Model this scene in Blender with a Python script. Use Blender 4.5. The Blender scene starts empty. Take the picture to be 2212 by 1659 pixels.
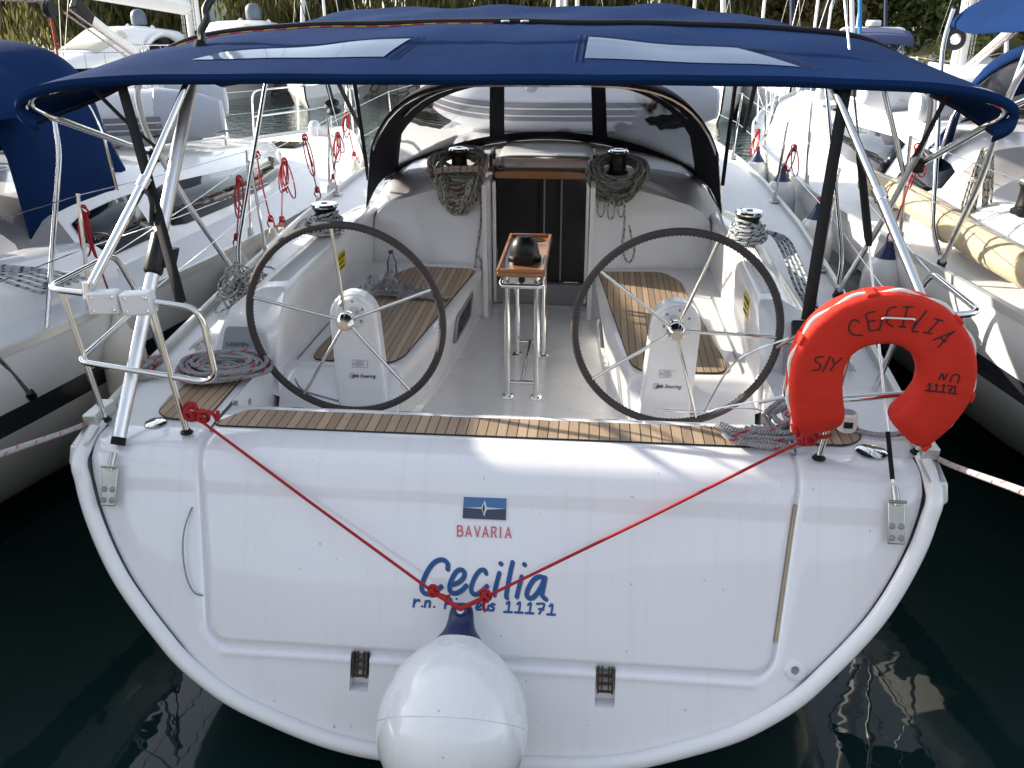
import bpy, bmesh, math, random
import numpy as np
from mathutils import Vector, Matrix

random.seed(7); np.random.seed(7)
rad = math.radians
scn = bpy.context.scene
COL = scn.collection

# ------------------------------------------------------------------ camera
CAM = np.array([0.35974021, -2.9199032, 2.82560354])
YAW, PITCH, ROLL = -0.0947351, 0.42071883, -0.00400801
FPX, PXW, PXH = 1912.0, 2212.0, 1659.0
_cy, _sy, _cp, _sp = math.cos(YAW), math.sin(YAW), math.cos(PITCH), math.sin(PITCH)
FWD = np.array([_sy*_cp, _cy*_cp, -_sp]); _r = np.array([_cy, -_sy, 0.0]); _u = np.cross(_r, FWD)
RGT = _r*math.cos(ROLL)+_u*math.sin(ROLL); UPV = -_r*math.sin(ROLL)+_u*math.cos(ROLL)
cd = bpy.data.cameras.new("camera"); cam = bpy.data.objects.new("camera", cd); COL.objects.link(cam)
cam.matrix_world = Matrix(((RGT[0], UPV[0], -FWD[0], CAM[0]), (RGT[1], UPV[1], -FWD[1], CAM[1]), (RGT[2], UPV[2], -FWD[2], CAM[2]), (0, 0, 0, 1)))
cd.sensor_width = 36.0; cd.lens = FPX/PXW*36.0; cd.clip_start = 0.05; cd.clip_end = 2000
scn.camera = cam

# ------------------------------------------------------------------ light
SUN_EL, SUN_AZ = rad(21.5), rad(20.0)      # elevation; azimuth measured from port beam towards the bow
SUN = np.array([-math.cos(SUN_AZ)*math.cos(SUN_EL), math.sin(SUN_AZ)*math.cos(SUN_EL), math.sin(SUN_EL)])
world = bpy.data.worlds.new("World"); scn.world = world; world.use_nodes = True
_nt = world.node_tree
_bg = _nt.nodes["Background"]; _sky = _nt.nodes.new("ShaderNodeTexSky")
_sky.sky_type = 'NISHITA'; _sky.sun_disc = False
_sky.sun_elevation = SUN_EL; _sky.sun_rotation = math.atan2(SUN[0], SUN[1])
_sky.air_density = 1.0; _sky.dust_density = 1.2; _sky.ozone_density = 1.0
_hs = _nt.nodes.new("ShaderNodeHueSaturation"); _hs.inputs["Saturation"].default_value = .50
_nt.links.new(_sky.outputs[0], _hs.inputs["Color"]); _nt.links.new(_hs.outputs[0], _bg.inputs[0]); _bg.inputs[1].default_value = 0.15
sl = bpy.data.lights.new("sun", 'SUN'); sl.energy = 3.9; sl.angle = rad(0.53); sl.color = (1.0, 0.92, 0.78)
so = bpy.data.objects.new("sun", sl); COL.objects.link(so)
so.rotation_euler = Vector(SUN.tolist()).to_track_quat('Z', 'Y').to_euler()
scn.view_settings.view_transform = 'Standard'; scn.view_settings.look = 'None'
scn.view_settings.exposure = 1.45; scn.view_settings.gamma = 1.0
scn.cycles.max_bounces = 10; scn.cycles.transparent_max_bounces = 16; scn.cycles.glossy_bounces = 5
scn.cycles.sample_clamp_indirect = 6.0
scn.cycles.use_denoising = True

# ------------------------------------------------------------------ helpers
def V(*a): return np.array(a, float)
def at(px, py, X=None, Y=None, Z=None):
    """point of the place seen at photo position (px,py) that lies on one axis plane"""
    d = FWD+RGT*(px-PXW/2)/FPX-UPV*(py-PXH/2)/FPX
    t = (X-CAM[0])/d[0] if X is not None else (Y-CAM[1])/d[1] if Y is not None else (Z-CAM[2])/d[2]
    return CAM+d*t
def nrm(v):
    v = np.asarray(v, float); n = np.linalg.norm(v); return v/n if n > 1e-12 else v
def spline(pts, n=8, closed=False):
    """Catmull-Rom through the points"""
    P = [np.asarray(p, float) for p in pts]; out = []; m = len(P)
    if m < 3 and not closed: 
        return [P[0]+(P[-1]-P[0])*k/n for k in range(n+1)]
    for i in range(m if closed else m-1):
        if closed: a, b, c, d = P[(i-1) % m], P[i], P[(i+1) % m], P[(i+2) % m]
        else: a, b, c, d = P[max(i-1, 0)], P[i], P[i+1], P[min(i+2, m-1)]
        for k in range(n):
            t = k/n
            out.append(0.5*((2*b)+(-a+c)*t+(2*a-5*b+4*c-d)*t*t+(-a+3*b-3*c+d)*t**3))
    if not closed: out.append(P[-1])
    return out
def fillet(pts, r, n=5, closed=False):
    """polyline with rounded corners"""
    P = [np.asarray(p, float) for p in pts]; m = len(P); out = []
    for i in range(m):
        if not closed and i in (0, m-1): out.append(P[i]); continue
        a, b, c = P[(i-1) % m], P[i], P[(i+1) % m]
        la, lc = np.linalg.norm(a-b), np.linalg.norm(c-b)
        rr = r[i] if isinstance(r, (list, tuple)) else r
        q = min(rr, la*.48, lc*.48)
        p0, p1 = b+(a-b)/la*q, b+(c-b)/lc*q
        for k in range(n+1):
            t = k/n; out.append(p0*(1-t)**2+2*b*t*(1-t)+p1*t*t)
    return out

class MB:
    def __init__(s): s.v = []; s.f = []; s.uv = []
    def add(s, vs, fs, uvs=None):
        o = len(s.v); s.v.extend([tuple(map(float, p)) for p in vs])
        for k, f in enumerate(fs):
            s.f.append(tuple(i+o for i in f)); s.uv.append(uvs[k] if uvs else None)
        return s
    def box(s, c, size, ax=None, taper=1.0):
        c = np.asarray(c, float); h = np.asarray(size, float)/2
        A = [V(1, 0, 0), V(0, 1, 0), V(0, 0, 1)] if ax is None else [nrm(a) for a in ax]
        vs = []
        for z in (-1, 1):
            k = taper if z > 0 else 1.0
            for x, y in ((-1, -1), (1, -1), (1, 1), (-1, 1)): vs.append(c+A[0]*x*h[0]*k+A[1]*y*h[1]*k+A[2]*z*h[2])
        return s.add(vs, [(0, 3, 2, 1), (4, 5, 6, 7), (0, 1, 5, 4), (1, 2, 6, 5), (2, 3, 7, 6), (3, 0, 4, 7)])
    def tube(s, path, r, seg=8, closed=False, caps=True, flat=None, fk=1.0):
        """round tube; r number or list; flat = direction in which the section is squashed by fk"""
        P = [np.asarray(p, float) for p in path]; n = len(P)
        R = r if isinstance(r, (list, tuple, np.ndarray)) else [r]*n
        T = []
        for i in range(n):
            a = P[(i-1) % n] if (closed or i > 0) else P[i]; b = P[(i+1) % n] if (closed or i < n-1) else P[i]
            T.append(nrm(b-a))
        up = V(0, 0, 1) if abs(T[0][2]) < .9 else V(1, 0, 0)
        N = nrm(np.cross(T[0], up)); vs = []; L = 0.0; LL = []
        for i in range(n):
            if i: L += np.linalg.norm(P[i]-P[i-1])
            LL.append(L)
            N = nrm(N-T[i]*np.dot(N, T[i])); B = np.cross(T[i], N)
            for k in range(seg):
                a = 2*math.pi*k/seg; d = (N*math.cos(a)+B*math.sin(a))*R[i]
                if flat is not None: d = d-flat*np.dot(d, flat)*(1-fk)
                vs.append(P[i]+d)
        fs = []; uv = []
        for i in range(n if closed else n-1):
            j = (i+1) % n; l0 = LL[i]; l1 = LL[j] if j else L+np.linalg.norm(P[0]-P[-1])
            for k in range(seg):
                k2 = (k+1) % seg
                fs.append((i*seg+k, i*seg+k2, j*seg+k2, j*seg+k))
                uv.append(((l0, k/seg), (l0, (k+1)/seg), (l1, (k+1)/seg), (l1, k/seg)))
        if caps and not closed:
            fs.append(tuple(range(seg-1, -1, -1))); uv.append(None)
            fs.append(tuple((n-1)*seg+k for k in range(seg))); uv.append(None)
        return s.add(vs, fs, uv)
    def grid(s, rows, wrap=False, flip=False, skip=None):
        n, m = len(rows), len(rows[0]); vs = [p for r in rows for p in r]; fs = []; uv = []
        for i in range(n-1):
            for j in range(m if wrap else m-1):
                if skip and skip(i, j): continue
                a, b, c, d = i*m+j, i*m+(j+1) % m, (i+1)*m+(j+1) % m, (i+1)*m+j
                fs.append((d, c, b, a) if flip else (a, b, c, d))
                q = ((i/(n-1), j/m), (i/(n-1), (j+1)/m), ((i+1)/(n-1), (j+1)/m), ((i+1)/(n-1), j/m))
                uv.append(q[::-1] if flip else q)
        return s.add(vs, fs, uv)
    def lathe(s, prof, o, axis=(0, 0, 1), seg=24):
        """prof: (radius, height) list along axis from o"""
        A = nrm(axis); X = nrm(np.cross(A, V(0, 1, 0) if abs(A[1]) < .9 else V(1, 0, 0))); Y = np.cross(A, X)
        o = np.asarray(o, float)
        rows = [[o+A*h+(X*math.cos(2*math.pi*k/seg)+Y*math.sin(2*math.pi*k/seg))*max(r, 1e-4) for k in range(seg)] for r, h in prof]
        return s.grid(rows, wrap=True)
    def prism(s, poly, d):
        """closed outline (3D points) pushed along d"""
        n = len(poly); d = np.asarray(d, float); P = [np.asarray(p, float) for p in poly]
        return s.add(P+[p+d for p in P], [tuple(range(n-1, -1, -1)), tuple(range(n, 2*n))]+[(i, (i+1) % n, n+(i+1) % n, n+i) for i in range(n)])
    def ball(s, c, r, seg=10, rings=7, sc=(1, 1, 1)):
        rows = []
        for i in range(rings+1):
            a = -math.pi/2+math.pi*i/rings
            rows.append([(c[0]+r*sc[0]*max(math.cos(a), 1e-3)*math.cos(2*math.pi*k/seg), c[1]+r*sc[1]*max(math.cos(a), 1e-3)*math.sin(2*math.pi*k/seg), c[2]+r*sc[2]*math.sin(a)) for k in range(seg)])
        return s.grid(rows, wrap=True)
    def build(s, name, mat, parent=None, smooth=True, angle=38, bevel=0, bseg=2, solid=0, sub=0, recalc=True):
        me = bpy.data.meshes.new(name); me.from_pydata(s.v, [], s.f)
        if any(u is not None for u in s.uv):
            L = me.uv_layers.new(name="UVMap"); k = 0; data = []
            for f, u in zip(s.f, s.uv):
                for i in range(len(f)): data.extend(u[i] if u is not None else (0.0, 0.0))
            L.data.foreach_set("uv", data)
        if recalc:
            b = bmesh.new(); b.from_mesh(me)
            if recalc == 'weld': bmesh.ops.remove_doubles(b, verts=b.verts, dist=2e-4)
            bmesh.ops.recalc_face_normals(b, faces=b.faces); b.to_mesh(me); b.free()
        me.materials.append(mat)
        o = bpy.data.objects.new(name, me); COL.objects.link(o)
        if parent is not None: o.parent = parent
        if smooth:
            me.polygons.foreach_set("use_smooth", [True]*len(me.polygons))
            if angle < 180:
                me.set_sharp_from_angle(angle=rad(angle))
        if solid:
            m = o.modifiers.new("solid", 'SOLIDIFY'); m.thickness = solid; m.offset = 0
        if bevel:
            m = o.modifiers.new("bevel", 'BEVEL'); m.width = bevel; m.segments = bseg; m.limit_method = 'ANGLE'; m.angle_limit = rad(35)
            m.harden_normals = False
        if sub:
            m = o.modifiers.new("sub", 'SUBSURF'); m.levels = sub; m.render_levels = sub
        return o

def thing(name, label, cat, loc=(0, 0, 0), rz=0.0, group=None):
    o = bpy.data.objects.new(name, None); COL.objects.link(o); o.empty_display_size = .2
    o.location = tuple(map(float, loc)); o.rotation_euler = (0, 0, rz)
    o["label"] = label; o["category"] = cat
    if group: o["group"] = group
    return o
def tag(o, label, cat, group=None):
    o["label"] = label; o["category"] = cat
    if group: o["group"] = group
    return o
def structure(o): o["kind"] = "structure"; return o
def kids(o): return [c for c in bpy.data.objects if c.parent == o]
def copy_tree(o, parent=None):
    c = o.copy(); COL.objects.link(c)
    if parent is not None: c.parent = parent
    for ch in kids(o): copy_tree(ch, c)
    return c
def empty_part(name, parent):
    o = bpy.data.objects.new(name, None); COL.objects.link(o); o.parent = parent; o.empty_display_size = .1; return o

# ------------------------------------------------------------------ materials
MAT = {}
def mat(name, col, rough=.5, metal=0.0, coat=0.0, bump=0.0, bscale=200.0, var=0.0, vscale=6.0, spec=.5, trans=0.0, rvar=0.0, sheen=0.0, alpha=1.0):
    m = bpy.data.materials.new(name); m.use_nodes = True; nt = m.node_tree; b = nt.nodes["Principled BSDF"]
    b.inputs["Base Color"].default_value = (*col, 1); b.inputs["Roughness"].default_value = rough; b.inputs["Metallic"].default_value = metal
    b.inputs["Coat Weight"].default_value = coat; b.inputs["Coat Roughness"].default_value = .03
    b.inputs["Specular IOR Level"].default_value = spec; b.inputs["Transmission Weight"].default_value = trans
    b.inputs["Sheen Weight"].default_value = sheen; b.inputs["Alpha"].default_value = alpha
    tc = nt.nodes.new("ShaderNodeTexCoord")
    if var or rvar:
        n = nt.nodes.new("ShaderNodeTexNoise"); n.inputs["Scale"].default_value = vscale; n.inputs["Detail"].default_value = 6
        nt.links.new(tc.outputs["Object"], n.inputs["Vector"])
        if var:
            mx = nt.nodes.new("ShaderNodeMix"); mx.data_type = 'RGBA'
            mx.inputs[6].default_value = (*[c*(1-var) for c in col], 1); mx.inputs[7].default_value = (*[min(1, c*(1+var)) for c in col], 1)
            nt.links.new(n.outputs["Fac"], mx.inputs[0]); nt.links.new(mx.outputs[2], b.inputs["Base Color"])
        if rvar:
            mr = nt.nodes.new("ShaderNodeMapRange"); mr.inputs["To Min"].default_value = max(0, rough-rvar); mr.inputs["To Max"].default_value = rough+rvar
            mr.inputs["From Min"].default_value = .3; mr.inputs["From Max"].default_value = .7
            nt.links.new(n.outputs["Fac"], mr.inputs["Value"]); nt.links.new(mr.outputs[0], b.inputs["Roughness"])
    if bump:
        n2 = nt.nodes.new("ShaderNodeTexNoise"); n2.inputs["Scale"].default_value = bscale; n2.inputs["Detail"].default_value = 3
        nt.links.new(tc.outputs["Object"], n2.inputs["Vector"])
        bp = nt.nodes.new("ShaderNodeBump"); bp.inputs["Strength"].default_value = bump; bp.inputs["Distance"].default_value = .01
        nt.links.new(n2.outputs["Fac"], bp.inputs["Height"]); nt.links.new(bp.outputs[0], b.inputs["Normal"])
    MAT[name] = m; return m
TILT = .045                                 # the open water lies a little lower towards the far shore in this frame
def wz(y): return -TILT*(y-2.0)

WHITE = mat("gelcoat_white", (.80, .79, .79), .22, coat=.5, var=.03, vscale=2.5, rvar=.06)
TRANSOM = mat("gelcoat_transom", (.77, .76, .785), .13, coat=.9, var=.05, vscale=1.3, rvar=.06, bump=.012, bscale=3)
def streaks(m, amount=.09):
    nt = m.node_tree; b = nt.nodes["Principled BSDF"]; src = b.inputs["Base Color"].links[0].from_socket
    tc = nt.nodes.new("ShaderNodeTexCoord"); mp = nt.nodes.new("ShaderNodeMapping"); mp.inputs["Scale"].default_value = (22, 1.2, 1.0)
    n = nt.nodes.new("ShaderNodeTexNoise"); n.inputs["Scale"].default_value = 1.0; n.inputs["Detail"].default_value = 6; n.inputs["Roughness"].default_value = .65
    nt.links.new(tc.outputs["Object"], mp.inputs[0]); nt.links.new(mp.outputs[0], n.inputs["Vector"])
    r = nt.nodes.new("ShaderNodeMapRange"); r.inputs["From Min"].default_value = .52; r.inputs["From Max"].default_value = .75; r.inputs["To Max"].default_value = amount; nt.links.new(n.outputs["Fac"], r.inputs[0])
    sp = nt.nodes.new("ShaderNodeTexNoise"); sp.inputs["Scale"].default_value = 34; sp.inputs["Detail"].default_value = 1; nt.links.new(tc.outputs["Object"], sp.inputs["Vector"])
    r2 = nt.nodes.new("ShaderNodeMapRange"); r2.inputs["From Min"].default_value = .775; r2.inputs["From Max"].default_value = .80; r2.inputs["To Max"].default_value = .55; nt.links.new(sp.outputs["Fac"], r2.inputs[0])
    ad = nt.nodes.new("ShaderNodeMath"); ad.operation = 'ADD'; ad.use_clamp = True; nt.links.new(r.outputs[0], ad.inputs[0]); nt.links.new(r2.outputs[0], ad.inputs[1])
    mx = nt.nodes.new("ShaderNodeMix"); mx.data_type = 'RGBA'; mx.inputs[7].default_value = (.30, .27, .23, 1); nt.links.new(ad.outputs[0], mx.inputs[0]); nt.links.new(src, mx.inputs[6]); nt.links.new(mx.outputs[2], b.inputs["Base Color"])
streaks(TRANSOM, .10)
DECK = mat("deck_nonskid", (.76, .76, .76), .45, bump=.25, bscale=420, var=.04, vscale=4)
GREYDECK = mat("gelcoat_grey_ledge", (.24, .23, .235), .35, bump=.2, bscale=500)
SOLE = mat("cockpit_sole_gelcoat", (.80, .79, .77), .26, coat=.4, bump=.10, bscale=300, var=.05, vscale=3, rvar=.08)
STEEL = mat("stainless", (.72, .72, .70), .10, metal=1.0, rvar=.05, vscale=9)
ALU = mat("anodised_alu", (.74, .74, .75), .34, metal=.9, rvar=.06)
CASTALU = mat("cast_alu", (.60, .60, .58), .42, metal=.85, bump=.1, bscale=120)
RAILALU = mat("toe_rail_alu", (.55, .56, .54), .45, metal=.7, var=.1, vscale=20)
BLUE = mat("canvas_blue", (.0056, .0215, .078), .92, bump=.55, bscale=6, var=.22, vscale=3, spec=.05)
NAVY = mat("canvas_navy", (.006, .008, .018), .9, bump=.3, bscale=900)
BLACK = mat("black_webbing", (.0035, .0035, .004), .9, bump=.3, bscale=700)
BLKPL = mat("black_plastic", (.007, .0075, .008), .38, var=.2, spec=.35)
LEATHER = mat("wheel_leather", (.045, .036, .035), .68, bump=.5, bscale=260, var=.25, vscale=14)
GREYPL = mat("grey_cover", (.23, .25, .28), .5, bump=.1, bscale=500)
WPLAST = mat("white_plastic", (.74, .73, .74), .4)
FENDW = mat("fender_white", (.77, .77, .77), .24, coat=.5, var=.03, vscale=9, rvar=.08, bump=.03, bscale=30)
streaks(FENDW, .08)
FENDOLD = mat("fender_cream", (.66, .63, .56), .42, var=.10, vscale=9, bump=.05, bscale=40)
FENDB = mat("fender_blue_end", (.012, .025, .085), .35)
REDROPE = mat("red_cord", (.46, .012, .018), .7, bump=.7, bscale=500, var=.12, vscale=60)
RING = mat("life_ring_red", (.56, .028, .015), .78, spec=.25, bump=.45, bscale=26, var=.16, vscale=5)
WROPE = mat("white_twisted_rope", (.70, .68, .64), .8)
RED = mat("red_sticker", (.6, .02, .02), .4)
YELLOW = mat("yellow_sticker", (.75, .58, .02), .45)
INK = mat("black_ink", (.012, .010, .012), .7)
INKBLUE = mat("ink_blue_letters", (.004, .075, .26), .35)
INKSHADE = mat("ink_shadow_letters", (.16, .17, .18), .4)
INKRED = mat("ink_red_letters", (.60, .10, .12), .35)
CHROMEINK = mat("silver_outline", (.62, .62, .62), .3, metal=.6)
LOGOTOP = mat("emblem_blue", (.022, .12, .30), .3, coat=.5)
LOGOBOT = mat("emblem_navy", (.010, .018, .055), .3, coat=.5)
TUBEGREY = mat("dinghy_pvc", (.56, .57, .60), .5, var=.05, vscale=3, bump=.03, bscale=20)
TUBEDARK = mat("dinghy_grey_cone", (.34, .36, .41), .6)
STRAKE = mat("dinghy_strake", (.16, .165, .19), .6)
SMOKED = mat("smoked_acrylic", (.012, .009, .008), .07, spec=.3)
HATCH = mat("smoked_hatch", (.075, .052, .042), .18, spec=.4)
CHAINM = mat("weathered_chainplate", (.42, .41, .37), .30, metal=1.0, var=.2, vscale=30)
TINT = mat("tinted_window", (.006, .008, .014), .05, spec=.28)
DARKIN = mat("dark_cabin_inside", (.020, .018, .017), .7)
WOOD = mat("varnished_teak", (.30, .125, .045), .32, coat=.35, var=.25, vscale=25)
BRASSY = mat("bronze_seal", (.42, .33, .21), .6, var=.3, vscale=12)

def teak_mat():
    m = bpy.data.materials.new("teak_decking"); m.use_nodes = True; nt = m.node_tree; b = nt.nodes["Principled BSDF"]
    tc = nt.nodes.new("ShaderNodeTexCoord"); oi = nt.nodes.new("ShaderNodeObjectInfo")
    mp = nt.nodes.new("ShaderNodeMapping"); nt.links.new(tc.outputs["UV"], mp.inputs[0])
    sx = nt.nodes.new("ShaderNodeSeparateXYZ"); nt.links.new(mp.outputs[0], sx.inputs[0])
    def M(op, a, bb=None):
        n = nt.nodes.new("ShaderNodeMath"); n.operation = op
        for i, q in enumerate((a, bb)):
            if q is None: continue
            if isinstance(q, (int, float)): n.inputs[i].default_value = q
            else: nt.links.new(q, n.inputs[i])
        return n.outputs[0]
    u = M('DIVIDE', sx.outputs[0], .052); idx = M('FLOOR', u); fr = M('FRACT', u)
    seam = M('LESS_THAN', fr, .10)
    wn = nt.nodes.new("ShaderNodeTexWhiteNoise"); wn.noise_dimensions = '1D'; nt.links.new(idx, wn.inputs["W"])
    ns = nt.nodes.new("ShaderNodeTexNoise"); ns.inputs["Scale"].default_value = 6; ns.inputs["Detail"].default_value = 8
    mp2 = nt.nodes.new("ShaderNodeMapping"); mp2.inputs["Scale"].default_value = (26, 1.6, 1); nt.links.new(tc.outputs["UV"], mp2.inputs[0]); nt.links.new(mp2.outputs[0], ns.inputs["Vector"])
    a = nt.nodes.new("ShaderNodeMix"); a.data_type = 'RGBA'; a.inputs[6].default_value = (.19, .135, .090, 1); a.inputs[7].default_value = (.48, .34, .22, 1)
    fac = M('ADD', M('MULTIPLY', wn.outputs["Value"], .55), M('MULTIPLY', ns.outputs["Fac"], .5)); nt.links.new(fac, a.inputs[0])
    c = nt.nodes.new("ShaderNodeMix"); c.data_type = 'RGBA'; c.inputs[7].default_value = (.008, .008, .008, 1)
    nt.links.new(seam, c.inputs[0]); nt.links.new(a.outputs[2], c.inputs[6]); nt.links.new(c.outputs[2], b.inputs["Base Color"])
    b.inputs["Roughness"].default_value = .62
    bp = nt.nodes.new("ShaderNodeBump"); bp.inputs["Strength"].default_value = .25; bp.inputs["Distance"].default_value = .004
    nt.links.new(M('SUBTRACT', ns.outputs["Fac"], seam), bp.inputs["Height"]); nt.links.new(bp.outputs[0], b.inputs["Normal"])
    return m
TEAK = teak_mat()
CAULK = mat("black_caulk", (.010, .010, .010), .6)

def rope_mat(name, base, fleck, period=.035, width=.32, dens=1.0, twist=2.0, bump=.7):
    """braided rope: base yarn, coloured flecks on a helix, fine strand bump; runs along the tube's own length"""
    m = bpy.data.materials.new(name); m.use_nodes = True; nt = m.node_tree; b = nt.nodes["Principled BSDF"]
    tc = nt.nodes.new("ShaderNodeTexCoord"); sx = nt.nodes.new("ShaderNodeSeparateXYZ"); nt.links.new(tc.outputs["UV"], sx.inputs[0])
    def M(op, a, bb=None):
        n = nt.nodes.new("ShaderNodeMath"); n.operation = op
        for i, q in enumerate((a, bb)):
            if q is None: continue
            if isinstance(q, (int, float)): n.inputs[i].default_value = q
            else: nt.links.new(q, n.inputs[i])
        return n.outputs[0]
    h1 = M('FRACT', M('ADD', M('DIVIDE', sx.outputs[0], period), M('MULTIPLY', sx.outputs[1], twist)))
    f1 = M('LESS_THAN', h1, width)
    v2 = M('FRACT', M('ADD', M('MULTIPLY', sx.outputs[1], 2.0), M('DIVIDE', sx.outputs[0], period*2.7)))
    f2 = M('LESS_THAN', v2, dens)
    fl = M('MULTIPLY', f1, f2)
    ns = nt.nodes.new("ShaderNodeTexNoise"); ns.inputs["Scale"].default_value = 60; nt.links.new(tc.outputs["Object"], ns.inputs["Vector"])
    a = nt.nodes.new("ShaderNodeMix"); a.data_type = 'RGBA'; a.inputs[6].default_value = (*[q*.7 for q in base], 1); a.inputs[7].default_value = (*[min(1, q*1.2) for q in base], 1); nt.links.new(ns.outputs["Fac"], a.inputs[0])
    c = nt.nodes.new("ShaderNodeMix"); c.data_type = 'RGBA'; c.inputs[7].default_value = (*fleck, 1)
    nt.links.new(fl, c.inputs[0]); nt.links.new(a.outputs[2], c.inputs[6]); nt.links.new(c.outputs[2], b.inputs["Base Color"])
    b.inputs["Roughness"].default_value = .85
    w = M('SINE', M('MULTIPLY', M('ADD', M('DIVIDE', sx.outputs[0], .011), M('MULTIPLY', sx.outputs[1], 2.0)), 6.283))
    bp = nt.nodes.new("ShaderNodeBump"); bp.inputs["Strength"].default_value = bump; bp.inputs["Distance"].default_value = .003
    nt.links.new(w, bp.inputs["Height"]); nt.links.new(bp.outputs[0], b.inputs["Normal"])
    return m
R_GREYRED = rope_mat("rope_grey_red", (.30, .30, .31), (.42, .04, .05), .085, .22, .42, 1.0)
R_WHITERED = rope_mat("rope_white_red", (.46, .44, .41), (.42, .06, .06), .040, .34, .6, 1.0)
R_WHITEBLUE = rope_mat("rope_white_blue", (.52, .54, .56), (.035, .07, .14), .042, .36, .55, 1.0)
R_GREY = rope_mat("rope_grey_black", (.24, .25, .23), (.06, .06, .07), .060, .22, .45, 1.0)
R_WHITEBLACK = rope_mat("rope_white_black", (.52, .51, .47), (.03, .035, .04), .040, .32, .5, 1.0)
R_MOOR = rope_mat("rope_mooring", (.42, .40, .39), (.45, .05, .05), .10, .2, .4, 1.0)

def vinyl_mat(name, tint=(.9, .92, .95), fac=.78, rough=.03):
    m = bpy.data.materials.new(name); m.use_nodes = True; nt = m.node_tree
    for n in list(nt.nodes):
        if n.type != 'OUTPUT_MATERIAL': nt.nodes.remove(n)
    out = [n for n in nt.nodes if n.type == 'OUTPUT_MATERIAL'][0]
    tr = nt.nodes.new("ShaderNodeBsdfTransparent"); tr.inputs[0].default_value = (*tint, 1)
    gl = nt.nodes.new("ShaderNodeBsdfGlossy"); gl.inputs["Roughness"].default_value = rough; gl.inputs["Color"].default_value = (.9, .92, .95, 1)
    df = nt.nodes.new("ShaderNodeBsdfDiffuse"); df.inputs[0].default_value = (.7, .7, .72, 1)
    fr = nt.nodes.new("ShaderNodeFresnel"); fr.inputs[0].default_value = 1.5
    tc = nt.nodes.new("ShaderNodeTexCoord"); ns = nt.nodes.new("ShaderNodeTexNoise"); ns.inputs["Scale"].default_value = 3.5; ns.inputs["Detail"].default_value = 2
    nt.links.new(tc.outputs["Object"], ns.inputs["Vector"])
    bp = nt.nodes.new("ShaderNodeBump"); bp.inputs["Strength"].default_value = .35; bp.inputs["Distance"].default_value = .03; nt.links.new(ns.outputs["Fac"], bp.inputs["Height"])
    nt.links.new(bp.outputs[0], gl.inputs["Normal"]); nt.links.new(bp.outputs[0], fr.inputs["Normal"])
    m1 = nt.nodes.new("ShaderNodeMixShader"); m1.inputs[0].default_value = 1-fac
    nt.links.new(tr.outputs[0], m1.inputs[1]); nt.links.new(df.outputs[0], m1.inputs[2])
    m2 = nt.nodes.new("ShaderNodeMixShader"); nt.links.new(fr.outputs[0], m2.inputs[0]); nt.links.new(m1.outputs[0], m2.inputs[1]); nt.links.new(gl.outputs[0], m2.inputs[2])
    nt.links.new(m2.outputs[0], out.inputs[0]); return m
VINYL = vinyl_mat("clear_vinyl", tint=(.94, .95, .97), fac=.95)
ROOFVINYL = vinyl_mat("roof_window_vinyl", tint=(.5, .55, .6), fac=.80, rough=.02)
BAG = vinyl_mat("thin_plastic_bag", tint=(.86, .86, .86), fac=.78, rough=.12)
PET = vinyl_mat("bottle_plastic", tint=(.85, .88, .9), fac=.85, rough=.05)

def text(name, body, size, o, xdir, ydir, m, parent, extrude=.0006, shear=0.0, space=1.0):
    c = bpy.data.curves.new(name, 'FONT'); c.body = body; c.size = size; c.align_x = 'CENTER'; c.align_y = 'CENTER'
    c.extrude = extrude; c.shear = shear; c.space_character = space; c.materials.append(m)
    tmp = bpy.data.objects.new(name, c); COL.objects.link(tmp); bpy.context.view_layer.update()
    me = bpy.data.meshes.new_from_object(tmp.evaluated_get(bpy.context.evaluated_depsgraph_get())); bpy.data.objects.remove(tmp)
    me.materials.clear(); me.materials.append(m)
    ob = bpy.data.objects.new(name, me); COL.objects.link(ob)
    x = nrm(xdir); y = nrm(np.asarray(ydir, float)-x*np.dot(ydir, x)); z = np.cross(x, y)
    ob.matrix_world = Matrix(((x[0], y[0], z[0], o[0]), (x[1], y[1], z[1], o[1]), (x[2], y[2], z[2], o[2]), (0, 0, 0, 1)))
    if parent is not None: ob.parent = parent
    return ob
def strokes(mb, lines, w, nv, k=.12, seg=6):
    """hand lettering: every stroke a flattened bead lying on its surface"""
    for ln in lines:
        if len(ln) == 1: ln = [ln[0], ln[0]+V(1e-3, 0, 0)]
        p = spline(ln, 5) if len(ln) > 2 else [ln[0], (ln[0]+ln[1])/2, ln[1]]
        # round ends
        t0, t1 = nrm(p[0]-p[1]), nrm(p[-1]-p[-2]); h = w/2
        q = [p[0]+t0*h*.8, p[0]+t0*h*.45]+list(p)+[p[-1]+t1*h*.45, p[-1]+t1*h*.8]
        r = [h*.35, h*.85]+[h]*len(p)+[h*.85, h*.35]
        mb.tube(q, r, seg, flat=nv, fk=k)
    return mb
def knot(mb, c, r, R, n=16):
    """a lump of turns, as in an overhand knot"""
    c = np.asarray(c, float); pts = []
    for i in range(n*3):
        a = 2*math.pi*i/n
        pts.append(c+V(math.cos(a)*R*(.8+.3*math.sin(a*.7)), math.sin(a*.66)*R*.7, math.sin(a)*R*.9+math.cos(a*.33)*R*.4))
    mb.tube(pts, r, 6)
WPAR = {}
def wthing(name, label, cat, loc, group=None):
    """thing whose parts are written in world coordinates; the Empty stands at its base"""
    o = thing(name, label, cat, loc, 0, group); WPAR[o.name] = Vector(tuple(map(float, loc))); return o
_build0 = MB.build
def _build1(s, name, m, parent=None, **k):
    o = _build0(s, name, m, parent, **k)
    if parent is not None and parent.name in WPAR: o.matrix_parent_inverse = Matrix.Translation(-WPAR[parent.name])
    return o
MB.build = _build1

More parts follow.
